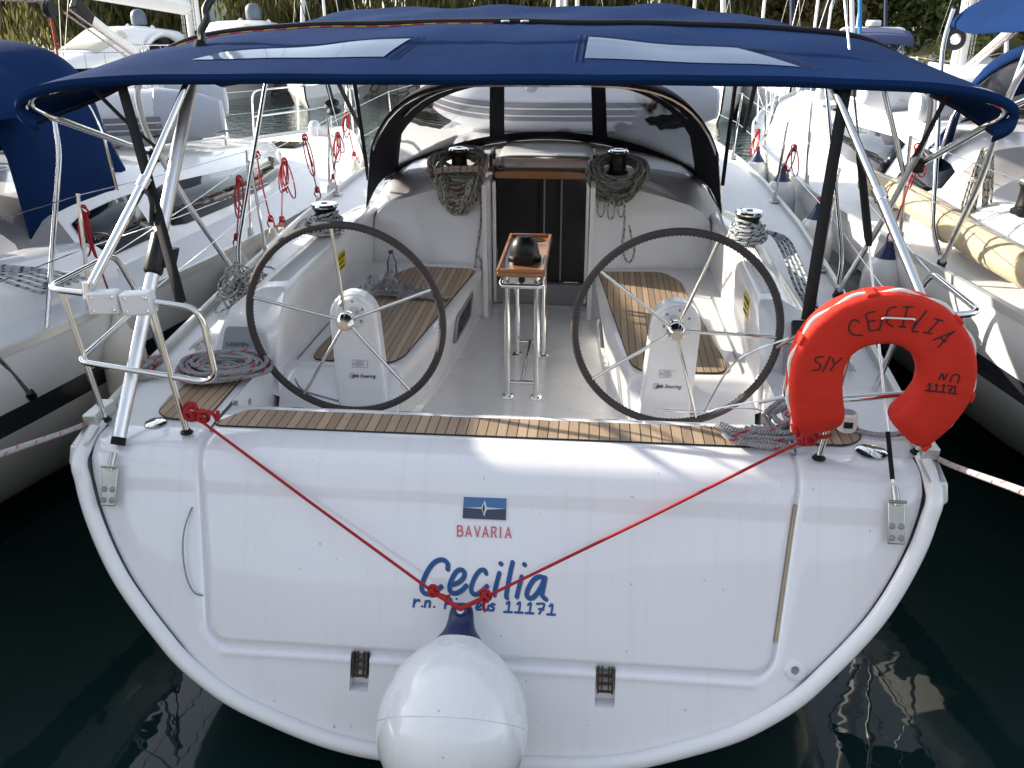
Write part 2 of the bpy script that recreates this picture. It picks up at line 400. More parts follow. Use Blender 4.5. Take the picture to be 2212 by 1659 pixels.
# ================================================================== the sailing yacht: common body
KR = .55
def ty(z):
    """transom profile: fore-and-aft position for a height"""
    return float(np.interp(z, [.2, 1.045, 1.06, 1.10, 1.15, 1.185, 1.203, 1.206], [-.05-KR*.92, -.05-KR*.075, -.0845, -.066, -.038, .004, .07, .14])) if z > 1.045 else -.05-KR*(1.12-z)
TN = nrm(V(0, -1, KR))
def tp(x, z, off=0.0): return V(x, ty(z), z)+TN*off
def px_t(px, py, off=.0025):
    """photo position -> point on the flat of the transom"""
    d = FWD+RGT*(px-PXW/2)/FPX-UPV*(py-PXH/2)/FPX; k = KR
    t = (-.05-k*1.12+k*CAM[2]-CAM[1])/(d[1]-k*d[2]); return CAM+d*t+TN*off
OUT = [(0, .232), (.20, .235), (.40, .243), (.58, .270), (.76, .318), (.92, .370), (1.04, .428), (1.15, .497), (1.24, .575), (1.33, .66), (1.41, .745), (1.47, .825), (1.52, .905), (1.565, .99), (1.595, 1.07), (1.615, 1.15), (1.62, 1.21)]
_os = spline([V(x, z) for x, z in OUT], 6); _oz = [p[1] for p in _os]; _ox = [p[0] for p in _os]
def hw(z): return float(np.interp(z, _oz, _ox))
def beam(y): return float(np.interp(y, [0, .6, 1, 2, 3.5, 5, 6, 7, 8, 9, 10, 10.6, 11.1, 11.35], [1.62, 1.68, 1.71, 1.78, 1.85, 1.84, 1.78, 1.65, 1.43, 1.12, .73, .45, .19, .03]))
def sheer(y): return 1.215+.0012*y*y

def hull_and_deck(root, hullmat, own=True):
    # hull skin: the transom outline carried forward to the stem
    ys = [0, .5, 1, 2, 3, 4, 5, 6, 7, 8, 9, 9.7, 10.3, 10.8, 11.15, 11.35]
    prof = [(x/1.62, (1.215-z)/.983) for x, z in OUT[::-1]]          # from sheer down to keel line
    prof = [(1.0, 0.0)]+prof[1:]
    rows = []
    for y in ys:
        dep = float(np.interp(y, [0, 2, 4, 8, 10, 11.35], [.983, 1.30, 1.48, 1.50, 1.40, 1.30]))
        r = []
        for sgn in (-1, 1):
            half = []
            for fx, fz in prof:
                z = sheer(y)-dep*fz
                fx2 = fx if y < 8 else fx*(1-.25*fz*(y-8)/3.35)
                yy = y+(ty(max(z, .24)) if y == 0 else -fz*.25*max(0, y-9)/2)
                half.append(V(sgn*beam(y)*fx2, yy, z))
            r += half if sgn < 0 else half[::-1][1:]
        rows.append(r)
    MB().grid(rows).build("hull", hullmat, root, angle=60)
    if not own:
        MB().add([p for p in rows[0]], [tuple(range(len(rows[0])))]).build("transom", hullmat, root)
        MB().grid([[V(x, y, 1.213) for x in (-1.6, -1.15)] for y in (-.02, .15)]+[]).grid([[V(x, y, 1.213) for x in (1.15, 1.6)] for y in (-.02, .15)]).grid([[V(x, y, 1.214) for x in (-1.16, 1.16)] for y in (-.02, .40)]).grid([[V(x, .40, z) for x in (-1.16, 1.16)] for z in (1.214, .80)]).build("stern_deck", DECK, root)
        for s in (-1, 1): MB().grid([[V(s*1.158, y, z) for z in (1.216, .79)] for y in (.38, .95)]).build("well_side", WHITE, root)
    # weather deck
    m = MB()
    def strip(y0, y1, fi, n=8):
        for s in (-1, 1):
            rr = []
            for i in range(n+1):
                y = y0+(y1-y0)*i/n; a, b = fi(y), beam(y)-.01
                rr.append([V(s*(a+(b-a)*k/3), y, (1.2055 if y < .15 else sheer(y))+.03*(1-((a+(b-a)*k/3)/max(b, .1))**2)*(0 if y < 3 else min(1, (y-3)/3))) for k in range(4)])
            m.grid(rr, flip=s < 0)
    strip(.14, .92, lambda y: 1.16); strip(.92, 3.0, lambda y: 1.42)
    strip(3.0, 8.2, lambda y: float(np.interp(y, [3, 5, 7, 8.2], [1.2, 1.15, .85, .3])), 14); strip(8.2, 11.33, lambda y: 0.0, 10)
    m.build("deck", DECK, root, angle=60)
    # perforated aluminium toe rail
    m = MB()
    for s in (-1, 1):
        p = [V(s*(beam(y)-.012), y, sheer(y)+.022) for y in np.linspace(.25, 11.3, 34)]
        q = [(-.014, -.022), (-.014, .016), (-.006, .022), (.014, .018), (.018, -.022)]
        m.grid([[a+V(s*dx, 0, dz) for dx, dz in q] for a in p])
    m.build("toe_rail", RAILALU, root)

def coamings(root):
    sec = [(1.12, 1.02), (1.12, 1.28), (1.12, 1.44), (1.126, 1.470), (1.15, 1.487), (1.25, 1.485), (1.33, 1.458), (1.385, 1.412), (1.425, 1.31), (1.475, 1.16)]
    for s in (-1, 1):
        m = MB(); rows = []
        for k, y in enumerate([None, None, 1.35, 1.9, 2.5, 2.9, 3.25]):
            r = []
            for x, z in sec:
                ya = float(np.interp(z, [1.0, 1.28, 1.44, 1.487], [.85, .885, 1.03, 1.12]))
                yy = ya if k == 0 else ya+.02 if k == 1 else y
                drop = 0 if (y or 0) < 2.6 else (.02 if y < 3 else .06)*((z-1.02)/.47)
                r.append(V(s*(x+(.0 if k else .012*(x < 1.15)-.012*(x > 1.4))), yy, z-drop))
            rows.append(r)
        m.grid(rows)
        c = sum(rows[0])/len(rows[0]); n0 = len(rows[0])
        m.add(rows[0]+[c], [(i, (i+1) % n0, n0) for i in range(n0)])
        m.build("coaming", WHITE, root, recalc='weld', angle=50)
        t = MB()                                                     # ribbed non-skid on the coaming top
        for k in range(9):
            x = 1.165+.0115*k; t.tube([V(s*x, 1.22, 1.4875-(.002 if k > 7 else 0)), V(s*x, 2.45, 1.4875-(.002 if k > 7 else 0))], .0035, 4)
        t.build("coaming_ribs", DECK, root)

def cabin(root, own=True):
    top = [(.33, 1.665), (.50, 1.632), (.78, 1.575), (.97, 1.525), (1.06, 1.482), (1.108, 1.43), (1.12, 1.34)]
    yb = lambda z: 2.70+(z-1.15)*.6
    for s in (-1, 1):
        m = MB(); out = [(.33, .80), (.33, 1.15)]+top+[(1.12, .80)]
        m.add([V(s*x, max(2.70, yb(z)) if z > .9 else 2.70, z) for x, z in out], [tuple(range(len(out)))])
        m.box(V(s*.345, 2.87, 1.24), (.03, .40, .88))                # return beside the companionway
        m.build("cockpit_bulkhead", WHITE, root, angle=20)
        m = MB()
        m.box(V(s*.312, 2.955, 1.24), (.024, .05, .84)); m.build("door_track", ALU, root, bevel=.004)
        roof = [(.33, 1.715), (.50, 1.712), (.78, 1.70), (.94, 1.675), (1.02, 1.645), (1.12, 1.56), (1.33, 1.25)]
        m = MB(); rows = []
        for k in range(5):
            t = k/4; e = t*t*(3-2*t)
            rows.append([V(s*(a[0]+(b[0]-a[0])*t), yb(a[1])*(1-t)+3.22*t, a[1]+(b[1]-a[1])*e) for a, b in zip(top, roof)])
        m.grid(rows).build("cabin_ledge", GREYDECK, root, angle=70)
        mm = MB(); rows = []                                         # teak step boards beside the hatch
        mm.box(V(s*.375, 3.20, 1.735), (.075, .34, .028), ax=(V(1, 0, 0), V(0, 1, .12), V(0, -.12, 1)))
        mm.build("hatch_board", WOOD, root, bevel=.006)
        h = MB(); h.tube(fillet([V(s*.345, 3.06, 1.735), V(s*.345, 3.06, 1.80), V(s*.345, 3.24, 1.825), V(s*.345, 3.24, 1.75)], .03), .013, 8)
        h.build("grab_handle", BLKPL, root)
    # roof
    st = [(3.22, 1.710, 1.0), (3.45, 1.735, 1.0), (3.8, 1.765, .99), (4.3, 1.775, .98), (5.2, 1.74, .95), (6.2, 1.68, .85), (7.2, 1.60, .66), (7.9, 1.55, .45), (8.35, 1.33, .25)]
    m = MB(); rows = []
    for y, zc, k in st:
        dz = zc-1.715; zd = sheer(y)
        h = [(0, zc+.012), (.33*k, zc), (.50*k, zc-.003), (.78*k, zc-.016), (.94*k, zc-.035*min(1, (zc-zd)/.45)), (1.02*k, zc-.07*min(1, (zc-zd)/.45)), (1.12*k, zc-.155*min(1, (zc-zd)/.45)), (1.33*k, zd)]
        rows.append([V(-x, y, z) for x, z in h[::-1]]+[V(x, y, z) for x, z in h[1:]])
    m.grid(rows); c = rows[-1]; m.add(c, [tuple(range(len(c)))])
    m.build("coachroof", WHITE, root, angle=50)
    # long side windows set on the coachroof flank
    for s in (-1, 1):
        for a, b, n in ((3.30, 4.0, 6), (4.25, 7.2, 16)):
            rr = []
            for i in range(n+1):
                y = a+(b-a)*i/n
                k = float(np.interp(y, [q[0] for q in st], [q[2] for q in st])); zc = float(np.interp(y, [q[0] for q in st], [q[1] for q in st])); zd = sheer(y); g = min(1, (zc-zd)/.45)
                p0 = V(s*1.12*k, y, zc-.155*g); p1 = V(s*1.33*k, y, zd)
                nn = nrm(V(s, 0, .6)); e0, e1 = .06, .80
                if i == 0: e0, e1 = .12, .74
                if i == n and b > 5: e0, e1 = .25, .6
                rr.append([p0+(p1-p0)*e0+nn*.006, p0+(p1-p0)*e1+nn*.006])
            MB().grid(rr).build("cabin_window", TINT, root, solid=.006)
    # sea hood and sliding hatch
    m = MB(); rows = []
    for y, z in ((3.40, 1.743), (3.42, 1.750), (3.5, 1.756), (3.65, 1.772), (3.85, 1.785), (4.0, 1.78)):
        rows.append([V(x, y, z-.010*(abs(x)/.36)**4-(.04 if abs(x) > .355 else 0)) for x in np.linspace(-.37, .37, 13)])
    m.grid(rows).build("sea_hood", WHITE, root, solid=.006)
    m = MB(); m.box(V(0, 3.28, 1.728), (.60, .56, .020)); m.build("sliding_hatch", HATCH, root, bevel=.004)
    m = MB(); m.prism([V(-.31, 2.985, 1.668), V(.31, 2.985, 1.668), V(.31, 2.985, 1.712), V(.20, 2.985, 1.722), V(-.20, 2.985, 1.722), V(-.31, 2.985, 1.712)], V(0, .03, 0))
    m.build("hatch_beam", WOOD, root, bevel=.004)
    m = MB(); m.box(V(0, 3.025, 1.31), (.60, .012, .72)); m.build("washboard", SMOKED, root, bevel=.002)
    m = MB(); m.box(V(0, 2.99, .875), (.63, .06, .15)); m.build("companionway_sill", GREYDECK, root, bevel=.01)
    for jx in (.02, .135):
        m = MB(); m.box(V(jx, 3.014, 1.31), (.010, .008, .70)); m.build("washboard_joint", GREYPL, root)
    return

def dodger(root, own=True, sx=1.0, dy=0.0, top=1.0, side=0.0):
    """spray hood: clear front panes in a dark frame, canvas roof back to the aft hoop"""
    nb = 40
    us = sorted(set([-1, 1]+list(np.linspace(-1, 1, nb+1))+[-.93, -.385, -.29, .29, .385, .93]))
    def B(u): return V(1.13*u*sx, 3.28+.56*(1-abs(u)**2.2)+dy, 1.60+.195*(1-u*u))
    def T(u):
        return V(1.04*u*sx, 3.12+.48*(1-abs(u)**2.4)+dy, 1.66+.595*top*math.sqrt(max(0, 1-abs(u)**3.6)))
    def A(u): return V(1.19*u*sx, 2.86+.09*abs(u)+dy, 1.46+.83*top*max(0, 1-abs(u)**4.2)**.45)
    vs = [0, .06, .13, .5, .84, .92, 1.0]
    S = lambda u, v: B(u)*(1-v)+T(u)*v+V(0, -.02, .0)*math.sin(v*3.14)
    panes = ((-.93, -.385), (-.29, .29), (.385, .93))
    def inp(u0, u1, v0, v1): return v0 > .12 and v1 < .93 and any(a-1e-6 <= u0 and u1 <= b+1e-6 for a, b in panes)
    rows = [[S(u, v) for u in us] for v in vs]
    hold = lambda i, j: inp(us[j], us[j+1], vs[i], vs[i+1]) and .12 < vs[i] and vs[i+1] < .93
    m = MB(); m.grid(rows, skip=hold)
    rr = [[T(u)*(1-t)+A(u)*t+V(0, 0, .05*math.sin(3.14*t)) for u in us] for t in np.linspace(0, 1, 7)]
    m.grid(rr)
    if side: m.grid([[A(u)+V(0, -d, -.05*d) for u in us if u > -.35] for d in (0, .3, .6, side)])
    fab = m.build("spray_hood", NAVY if own else BLUE, root, angle=60, recalc='weld', solid=.005)
    for a, b in panes:
        ul = [u for u in us if a-1e-6 <= u <= b+1e-6]
        MB().grid([[S(u, v)+V(0, .004, 0) for u in ul] for v in (.125, .3, .5, .7, .925)]).build("clear_pane", VINYL, fab)
    m = MB()
    for t, y in ((A, 0), ):
        m.tube([t(u)+V(0, .03, -.02) for u in us], .013, 8)
    m.tube([A(u)*.45+T(u)*.55+V(0, 0, -.015) for u in us if abs(u) < .9], .011, 8)
    m.build("spray_hood_hoop", STEEL, fab)
    # base track on the roof
    m = MB(); m.tube([B(u)+V(0, -.02, -.012) for u in us], .012, 6); m.build("spray_hood_track", ALU, fab)
    return fab

AFT = [(0, 2.525), (.4, 2.526), (.8, 2.525), (1.3, 2.521), (1.6, 2.508), (1.78, 2.482), (1.865, 2.445), (1.885, 2.405), (1.865, 2.37), (1.82, 2.345)]
MID = [(0, 2.668), (.4, 2.666), (.8, 2.66), (1.2, 2.645), (1.5, 2.61), (1.66, 2.56), (1.755, 2.51), (1.80, 2.465), (1.815, 2.44), (1.82, 2.42)]
FRO = [(0, 2.735), (.4, 2.73), (.8, 2.715), (1.2, 2.675), (1.42, 2.62), (1.56, 2.55), (1.65, 2.49), (1.69, 2.45), (1.70, 2.43), (1.70, 2.41)]
def arc(prof, n=24):
    h = spline([V(x, z) for x, z in prof], 6)
    return [(-p[0], p[1]) for p in h[::-1]]+[(p[0], p[1]) for p in h[1:]]
def can(t, k):
    """canopy surface: t 0..1 aft bow to front bow, k column"""
    a, mi, f = _A[k], _M[k], _F[k]
    if t < .42:
        q = t/.42; x = a[0]*(1-q)+mi[0]*q; z = a[1]*(1-q)+mi[1]*q+.035*math.sin(q*3.14)*(1-min(1, abs(x)/1.9)**3); y = .6+.9*q
    else:
        q = (t-.42)/.58; x = mi[0]*(1-q)+f[0]*q; z = mi[1]*(1-q)+f[1]*q-.012*math.sin(q*3.14); y = 1.5+1.2*q
    z += 1.5*(.007*math.sin(x*3.1+t*5)+.005*math.sin(x*7.3-t*11+1)+.004*math.sin(x*13+t*17))*min(1, .15+t*2.2)*min(1, abs(t-.42)*8+.2)
    return V(x-.035, y-.10*(abs(x)/1.9)**4*(1-t), z)
_A, _M, _F = arc(AFT), arc(MID), arc(FRO)
NC = len(_A)
def bimini(root, own=True, dz=0.0):
    ts = [0, .04, .07, .1, .15, .2, .25, .3, .35, .38, .42, .46, .53, .6, .67, .75, .82, .9, .95, 1.0]
    rows = [[can(0, k)+V(0, .004, -.036) for k in range(NC)]]+[[can(0, k)+V(0, -.006, -.016) for k in range(NC)]]+[[can(t, k) for k in range(NC)] for t in ts]
    rows.append([can(1, k)+V(0, .012, -.045) for k in range(NC)])
    c = MB().grid(rows).build("bimini_canopy", BLUE, root, angle=42, solid=.006)
    if not own: c.location.z = dz; c.scale.x = .70 if dz else 1.0; c.scale.y = 1.2 if dz else 1.0; c.location.x = 0 if dz else .15; return c
    MB().grid([[can(0, k)+V(0, .010, -.035) for k in range(NC)]]+[[can(t, k)+V(0, .008 if t == 0 else 0, -.014) for k in range(NC)] for t in ts]).build("canopy_underside_shade", NAVY, c, angle=75)  # added dark sheet under the blue canvas; its navy stands in for shade
    # rolled zip seam over the middle bow
    m = MB(); m.tube([can(.42, k)+V(0, .008, .012) for k in range(5, NC-5)], .016, 8); m.build("zip_flap", NAVY, c)
    m = MB(); m.tube([can(.405, k)+V(0, 0, .006) for k in range(10, NC//2-1)], .0035, 5); m.build("coloured_zip", ZIPM, c)
    m = MB()
    for s in (-1, 1):
        p = can(.41, NC//2)+V(s*.045, -.02, .014)
        m.box(p, (.035, .05, .010)); m.box(p+V(0, -.03, .002), (.014, .05, .006))
    m.build("zip_slider", CASTALU, c, bevel=.004)
    m = MB(); m.tube([can(.999, k)+V(0, .004, -.02) for k in range(NC)], .012, 6); m.build("front_bow_sleeve", BLUE, c)
    # roof windows
    def patch(quad, name):
        rr = []
        for i in range(7):
            a = [np.asarray(quad[0])+(np.asarray(quad[3])-np.asarray(quad[0]))*i/6, np.asarray(quad[1])+(np.asarray(quad[2])-np.asarray(quad[1]))*i/6]
            r = []
            for j in range(15):
                q = a[0]+(a[1]-a[0])*j/14; r.append(surf(q[0], q[1])+V(0, 0, .0065))
            rr.append(r)
        MB().grid(rr).build(name, ROOFGLOSS, c)
    def surf(x, t):
        xs = [can(t, k)[0] for k in range(NC)]; zs = [can(t, k)[2] for k in range(NC)]; yy = [can(t, k)[1] for k in range(NC)]
        return V(x, float(np.interp(x, xs, yy)), float(np.interp(x, xs, zs)))
    patch([(-1.29, .082), (-.50, .08), (-.44, .20), (-1.20, .130)], "roof_window")
    patch([(.30, .07), (1.11, .045), (.90, .148), (.31, .185)], "roof_window")
    for (x0, t0, x1, t1) in ((-.475, .07, -.41, .215), (-.45, .07, -.385, .215), (.285, .055, .295, .20), (.26, .055, .27, .20), (1.17, .04, .945, .158), (1.20, .04, .97, .158), (.32, .198, .91, .160), (-1.21, .140, -.43, .212)):
        st = MB(); st.tube([surf(x0+(x1-x0)*k/6, t0+(t1-t0)*k/6)+V(0, 0, .006) for k in range(7)], .0012, 4); st.build("stitching", NAVY, c)
    return c
# ================================================================== the yacht in the middle
ZIPM = rope_mat("zip_colours", (.55, .05, .03), (.55, .35, .03), .11, .5, 1.0, 0.0, .1)
ROOFGLOSS = mat("roof_window_clear", (.05, .085, .15), .06, coat=.0, bump=.10, bscale=2.2, spec=.55)
Y0 = thing("sailing_yacht", "white sailing yacht with blue bimini and twin wheels, lettered Cecilia, stern towards us", "sailing yacht")
hull_and_deck(Y0, WHITE)
coamings(Y0)
cabin(Y0)
dodger(Y0)
bimini(Y0)

# ---- transom with its fold-down door
ZB = .548
def xd(z): return 1.05+(max(z, ZB)-ZB)*(.092/.65)
def d_door(x, z):
    r = .075; qx = abs(x)-xd(z)+r; qz = ZB-z+r
    return min(max(qx, qz), 0)+math.hypot(max(qx, 0), max(qz, 0))-r
def transom():
    HX, HWD, HZ = .458, .036, .425
    ue = [0, .1, .2, .3]+[(HX-HWD)/1.05, (HX+HWD)/1.05]+[.55, .65, .75, .83, .88, .91, .93, .945, .955, .965, .973, .980, .986, .992, .997]
    ue = sorted(set(ue)); U = [-u for u in ue[::-1]][:-1]+ue
    zz = sorted(set([round(z, 4) for z in list(np.linspace(.24, .40, 9))+[HZ, .45, .47, .49, .505]+list(np.arange(.515, .66, .0075))+list(np.linspace(.67, 1.03, 14))+[1.045, 1.053, 1.06, 1.08, 1.10, 1.125, 1.15, 1.17, 1.185, 1.196, 1.203, 1.206]]))
    ov = [0, .008, .016, .026, .04, .08, .2, .45, .7, .9, 1.0]
    rows = []
    for z in zz:
        w = hw(min(z, 1.2))-.035; w = max(w, .03)
        r = []
        xdz = xd(z)
        full = w > xdz+.02
        left = []
        for v in ov[::-1]:
            x = xdz*1.0+v*(w-xdz) if full else max(xdz, 0)
            left.append(min(x, w))
        xs = [-x for x in left]+[min(max(u*xdz, -w), w) for u in U]+[min(x, w) for x in left[::-1]]
        rows.append([(x, z) for x in xs])
    P = []
    for r in rows:
        q = []
        for x, z in r:
            d = d_door(x, z); g = -.020*math.exp(-(d/.011)**2)
            e_ = hw(min(z, 1.2))-.035-abs(x); g -= .018*math.exp(-(max(e_, 0)/.020)**1.5)*(1 if z < 1.19 else .4)*min(1, max(0, (z-.42)/.12))
            if z < ZB+.02 and abs(x) < 1.0: g += .006*math.exp(-((d-.022)/.012)**2)
            q.append(tp(x, z, g))
        P.append(q)
    n, m = len(P), len(P[0])
    def hole(i, j):
        x = sum(a[0] for a in (rows[i][j], rows[i][j+1]))/2; z = (rows[i][j][1]+rows[i+1][j][1])/2
        return abs(abs(x)-HX) < HWD-.002 and HZ <= z < ZB-.004
    def cen(i, j): return d_door((rows[i][j][0]+rows[i+1][j+1][0])/2, (rows[i][j][1]+rows[i+1][j][1])/2) < 0
    def degen(i, j): return abs(rows[i][j][0]-rows[i][j+1][0]) < 1e-6 and abs(rows[i+1][j][0]-rows[i+1][j+1][0]) < 1e-6
    a = MB().grid(P, skip=lambda i, j: degen(i, j) or hole(i, j) or cen(i, j)).build("transom", TRANSOM, Y0, recalc='weld', angle=60)
    # the door goes on over its top edge into the cockpit
    topx = [x for x in np.linspace(-1.150, 1.150, 25)]
    ext = [[V(x, y, z) for x in topx] for y, z in ((.13, 1.2055), (.25, 1.206), (.355, 1.206), (.378, 1.200), (.388, 1.18), (.395, 1.10), (.40, .79))]
    mb = MB().grid(P, skip=lambda i, j: degen(i, j) or hole(i, j) or not cen(i, j)); mb.grid(ext)
    dr = mb.build("transom_door", TRANSOM, Y0, recalc='weld', angle=60)
    m = MB()                                                          # worn seal showing in the starboard gap
    m.tube([tp(xd(z)+.001, z, -.012) for z in np.linspace(.66, 1.10, 18)], .0055, 6); m.build("door_seal", BRASSY, dr)
    for s in (-1, 1):                                                 # hinge pockets
        h = MB()
        x = s*HX; b = -.045
        p = [tp(x-HWD, HZ, 0), tp(x+HWD, HZ, 0), tp(x+HWD, ZB, 0), tp(x-HWD, ZB, 0)]
        q = [tp(x-HWD*.92, HZ+.02, b), tp(x+HWD*.92, HZ+.02, b), tp(x+HWD*.92, ZB+.01, b), tp(x-HWD*.92, ZB+.01, b)]
        h.add(p+q, [(0, 1, 5, 4), (1, 2, 6, 5), (3, 0, 4, 7), (4, 5, 6, 7)]); h.build("hinge_pocket", TRANSOM, a)
        h = MB(); ud = nrm(V(0, KR, 1))
        for e in (-1, 1):
            c = tp(x+e*.026, .510, -.012); h.box(c, (.006, .034, .095), ax=(V(1, 0, 0), TN, ud))
            h.box(tp(x+e*.012, .515, -.010), (.005, .02, .085), ax=(V(1, 0, 0), TN, ud))
        for zq in (.475, .50, .525): h.tube([tp(x-.028, zq, -.004), tp(x+.028, zq, -.004)], .0055, 8)
        h.build("door_hinge", BRONZE, dr)
    return a, dr
SCRATCH = mat("scratched_gelcoat", (.86, .86, .87), .6)
BRONZE = mat("dark_hinge_metal", (.055, .045, .038), .35, metal=.8)
TRA, DOOR = transom()
# half-round moulding round the transom edge
m = MB(); prof = [(x, z) for x, z in OUT]
path = [V(-x, ty(z), z) for x, z in prof[::-1]]+[V(x, ty(z), z) for x, z in prof[1:]]
path = [p+TN*.006 for p in spline(path, 4)]
m.tube(path, .031, 12, flat=TN, fk=.9); m.build("edge_moulding", WHITE, TRA)
for s in (-1, 1):                                                     # cast corner plates
    m = MB()
    m.prism([V(s*1.59, -.02, 1.195), V(s*1.662, -.02, 1.19), V(s*1.668, -.045, 1.125), V(s*1.635, -.055, 1.098), V(s*1.602, -.045, 1.14)], V(0, .12, .03))
    m.box(V(s*1.63, .17, 1.245), (.06, .16, .05)); m.build("corner_plate", CASTALU, Y0, bevel=.006)
# drain fitting
m = MB(); c = px_t(1717, 1448, 0)
m.lathe([(.014, .002), (.017, .011), (.030, .011), (.037, .006), (.038, -.002)], c, TN, 24); m.build("drain_flange", WPLAST, TRA)
m = MB(); m.lathe([(.0, .003), (.0145, .003)], c, TN, 20); m.build("drain_bore", GREYPL, TRA)
# loose cable hanging from the port gap
m = MB(); m.tube(spline([px_t(416, 1095, .004), px_t(404, 1140, .02), px_t(400, 1190, .02), px_t(408, 1245, .02), px_t(424, 1278, .018), px_t(440, 1286, .003)], 6), .0035, 6)
m.build("door_cable", GREYPL, DOOR)
# fine scratches and scuffs are in the gelcoat itself; a few chips
g_ = random.Random(12)
for (xa, ya, xb, yb_) in ((1690, 1010, 1668, 1095), (1722, 1060, 1742, 1105), (1560, 1030, 1580, 1130), (1388, 1040, 1396, 1110), (600, 1090, 560, 1180), (700, 1040, 672, 1120), (1830, 1120, 1850, 1150), (520, 1100, 505, 1150)):
    m = MB(); m.tube([px_t(xa, ya, .0003), px_t((xa+xb)/2+2, (ya+yb_)/2, .0003), px_t(xb, yb_, .0003)], [.0003, .0009, .0003], 4); m.build("gelcoat_scratch", SCRATCH, DOOR if abs(px_t(xa, ya)[0]) < 1.1 else TRA)
# ---- lettering
def z8(x, y): return px_t((x/1.847+1080)/1.4756, (y/1.847+1550)/1.4756, .002)
CEC = [[(640, 488), (640, 455), (620, 434), (590, 432), (555, 452), (520, 500), (492, 565), (487, 605), (505, 628), (535, 630), (570, 612), (604, 588)],
       [(660, 578), (700, 566), (732, 537), (738, 505), (718, 489), (690, 502), (664, 545), (651, 592), (660, 622), (690, 627), (725, 608), (750, 582)],
       [(866, 512), (858, 492), (832, 493), (802, 530), (780, 585), (782, 622), (808, 634), (840, 615), (872, 585)],
       [(944, 508), (926, 575), (914, 640)], [(951, 452), (955, 456)], [(1022, 444), (1003, 530), (985, 640), (990, 655)],
       [(1076, 530), (1060, 590), (1046, 650)], [(1090, 457), (1094, 461)],
       [(1212, 545), (1185, 530), (1150, 545), (1118, 592), (1105, 635), (1120, 657), (1152, 645), (1190, 590), (1213, 535)], [(1213, 535), (1203, 590), (1196, 640), (1219, 664)]]
m = MB(); strokes(m, [[z8(a+5, b+6)-TN*.0012 for a, b in l] for l in CEC], .0165, TN); m.build("name_shadow", INKSHADE, DOOR)
m = MB(); strokes(m, [[z8(*p) for p in l] for l in CEC], .0165, TN); m.build("name_lettering", INKBLUE, DOOR)
def one(x, y): return [[(x-15, y+10), (x+2, y), (x-6, y+58)], [(x-30, y+58), (x+17, y+60)]]
PIR = [[(446, 665), (440, 709)], [(443, 692), (456, 674), (470, 668), (475, 676)], [(490, 706), (491, 707)], [(512, 674), (506, 711)], [(509, 692), (524, 676), (537, 680), (534, 711)], [(561, 709), (562, 710)],
       [(632, 660), (624, 718)], [(632, 661), (655, 660), (664, 674), (652, 690), (628, 694)], [(690, 688), (686, 722)], [(693, 662), (694, 663)], [(712, 690), (706, 725)], [(709, 705), (721, 692), (734, 693)],
       [(768, 698), (752, 692), (740, 714), (748, 728), (762, 720), (770, 698), (768, 728)], [(812, 712), (834, 706), (840, 694), (826, 689), (812, 706), (814, 724), (838, 724)],
       [(856, 692), (851, 720), (862, 732), (878, 718), (883, 695), (878, 731)], [(918, 698), (906, 692), (895, 703), (912, 715), (908, 730), (890, 730)]]+one(1003, 681)+one(1066, 684)+one(1129, 688)+[[(1166, 692), (1211, 695), (1180, 750)], [(1178, 722), (1206, 725)]]+one(1256, 696)
m = MB(); strokes(m, [[z8(*p) for p in l] for l in PIR], .0088, TN); m.build("home_port_lettering", INKBLUE, DOOR)
def bav(o):
    L = []
    xs = [700, 748, 800, 848, 900, 950, 982]
    def y0(x): return 232+(x-700)*.035
    for ch, x in zip("BAVARIA", xs):
        t = y0(x); b = t+60
        if ch == 'B': L += [[(x, t), (x, b)], [(x, t), (x+22, t+3), (x+25, t+15), (x+20, t+27), (x, t+28)], [(x, t+28), (x+26, t+32), (x+29, t+46), (x+22, t+59), (x, b)]]
        if ch == 'A': L += [[(x-1, b), (x+15, t)], [(x+15, t), (x+31, b)], [(x+6, t+42), (x+25, t+43)]]
        if ch == 'V': L += [[(x, t), (x+16, b)], [(x+16, b), (x+31, t)]]
        if ch == 'R': L += [[(x, t), (x, b)], [(x, t), (x+22, t+3), (x+25, t+16), (x+19, t+29), (x, t+30)], [(x+14, t+30), (x+27, b)]]
        if ch == 'I': L += [[(x+2, t), (x+2, b)]]
    return [[z8(a, b2)+TN*o for a, b2 in l] for l in L]
m = MB(); strokes(m, bav(-.0008), .0085, TN); m.build("maker_outline", CHROMEINK, DOOR)
m = MB(); strokes(m, bav(.0006), .0052, TN); m.build("maker_lettering", INKRED, DOOR)
a, b, c, d = z8(737, 62), z8(988, 71), z8(983, 199), z8(730, 188)
em = MB().prism([a, b, (b+c)/2+TN*0, (a+d)/2], TN*.003).build("emblem", LOGOTOP, DOOR)
MB().prism([(a+d)/2, (b+c)/2, c, d], TN*.003).build("emblem_lower_half", LOGOBOT, em)
m = MB()
star = [(735, 125), (840, 124), (861, 82), (872, 124), (983, 132), (871, 136), (857, 178), (842, 132)]
m.prism([z8(*p)+TN*.0032 for p in star], TN*.0012); m.build("emblem_star", CHROMEINK, em, smooth=False)
m = MB(); m.prism([z8(*p)+TN*.0046 for p in ((858, 98), (860, 130), (856, 164), (846, 130))], TN*.0006); m.build("emblem_star_core", INK, em, smooth=False)

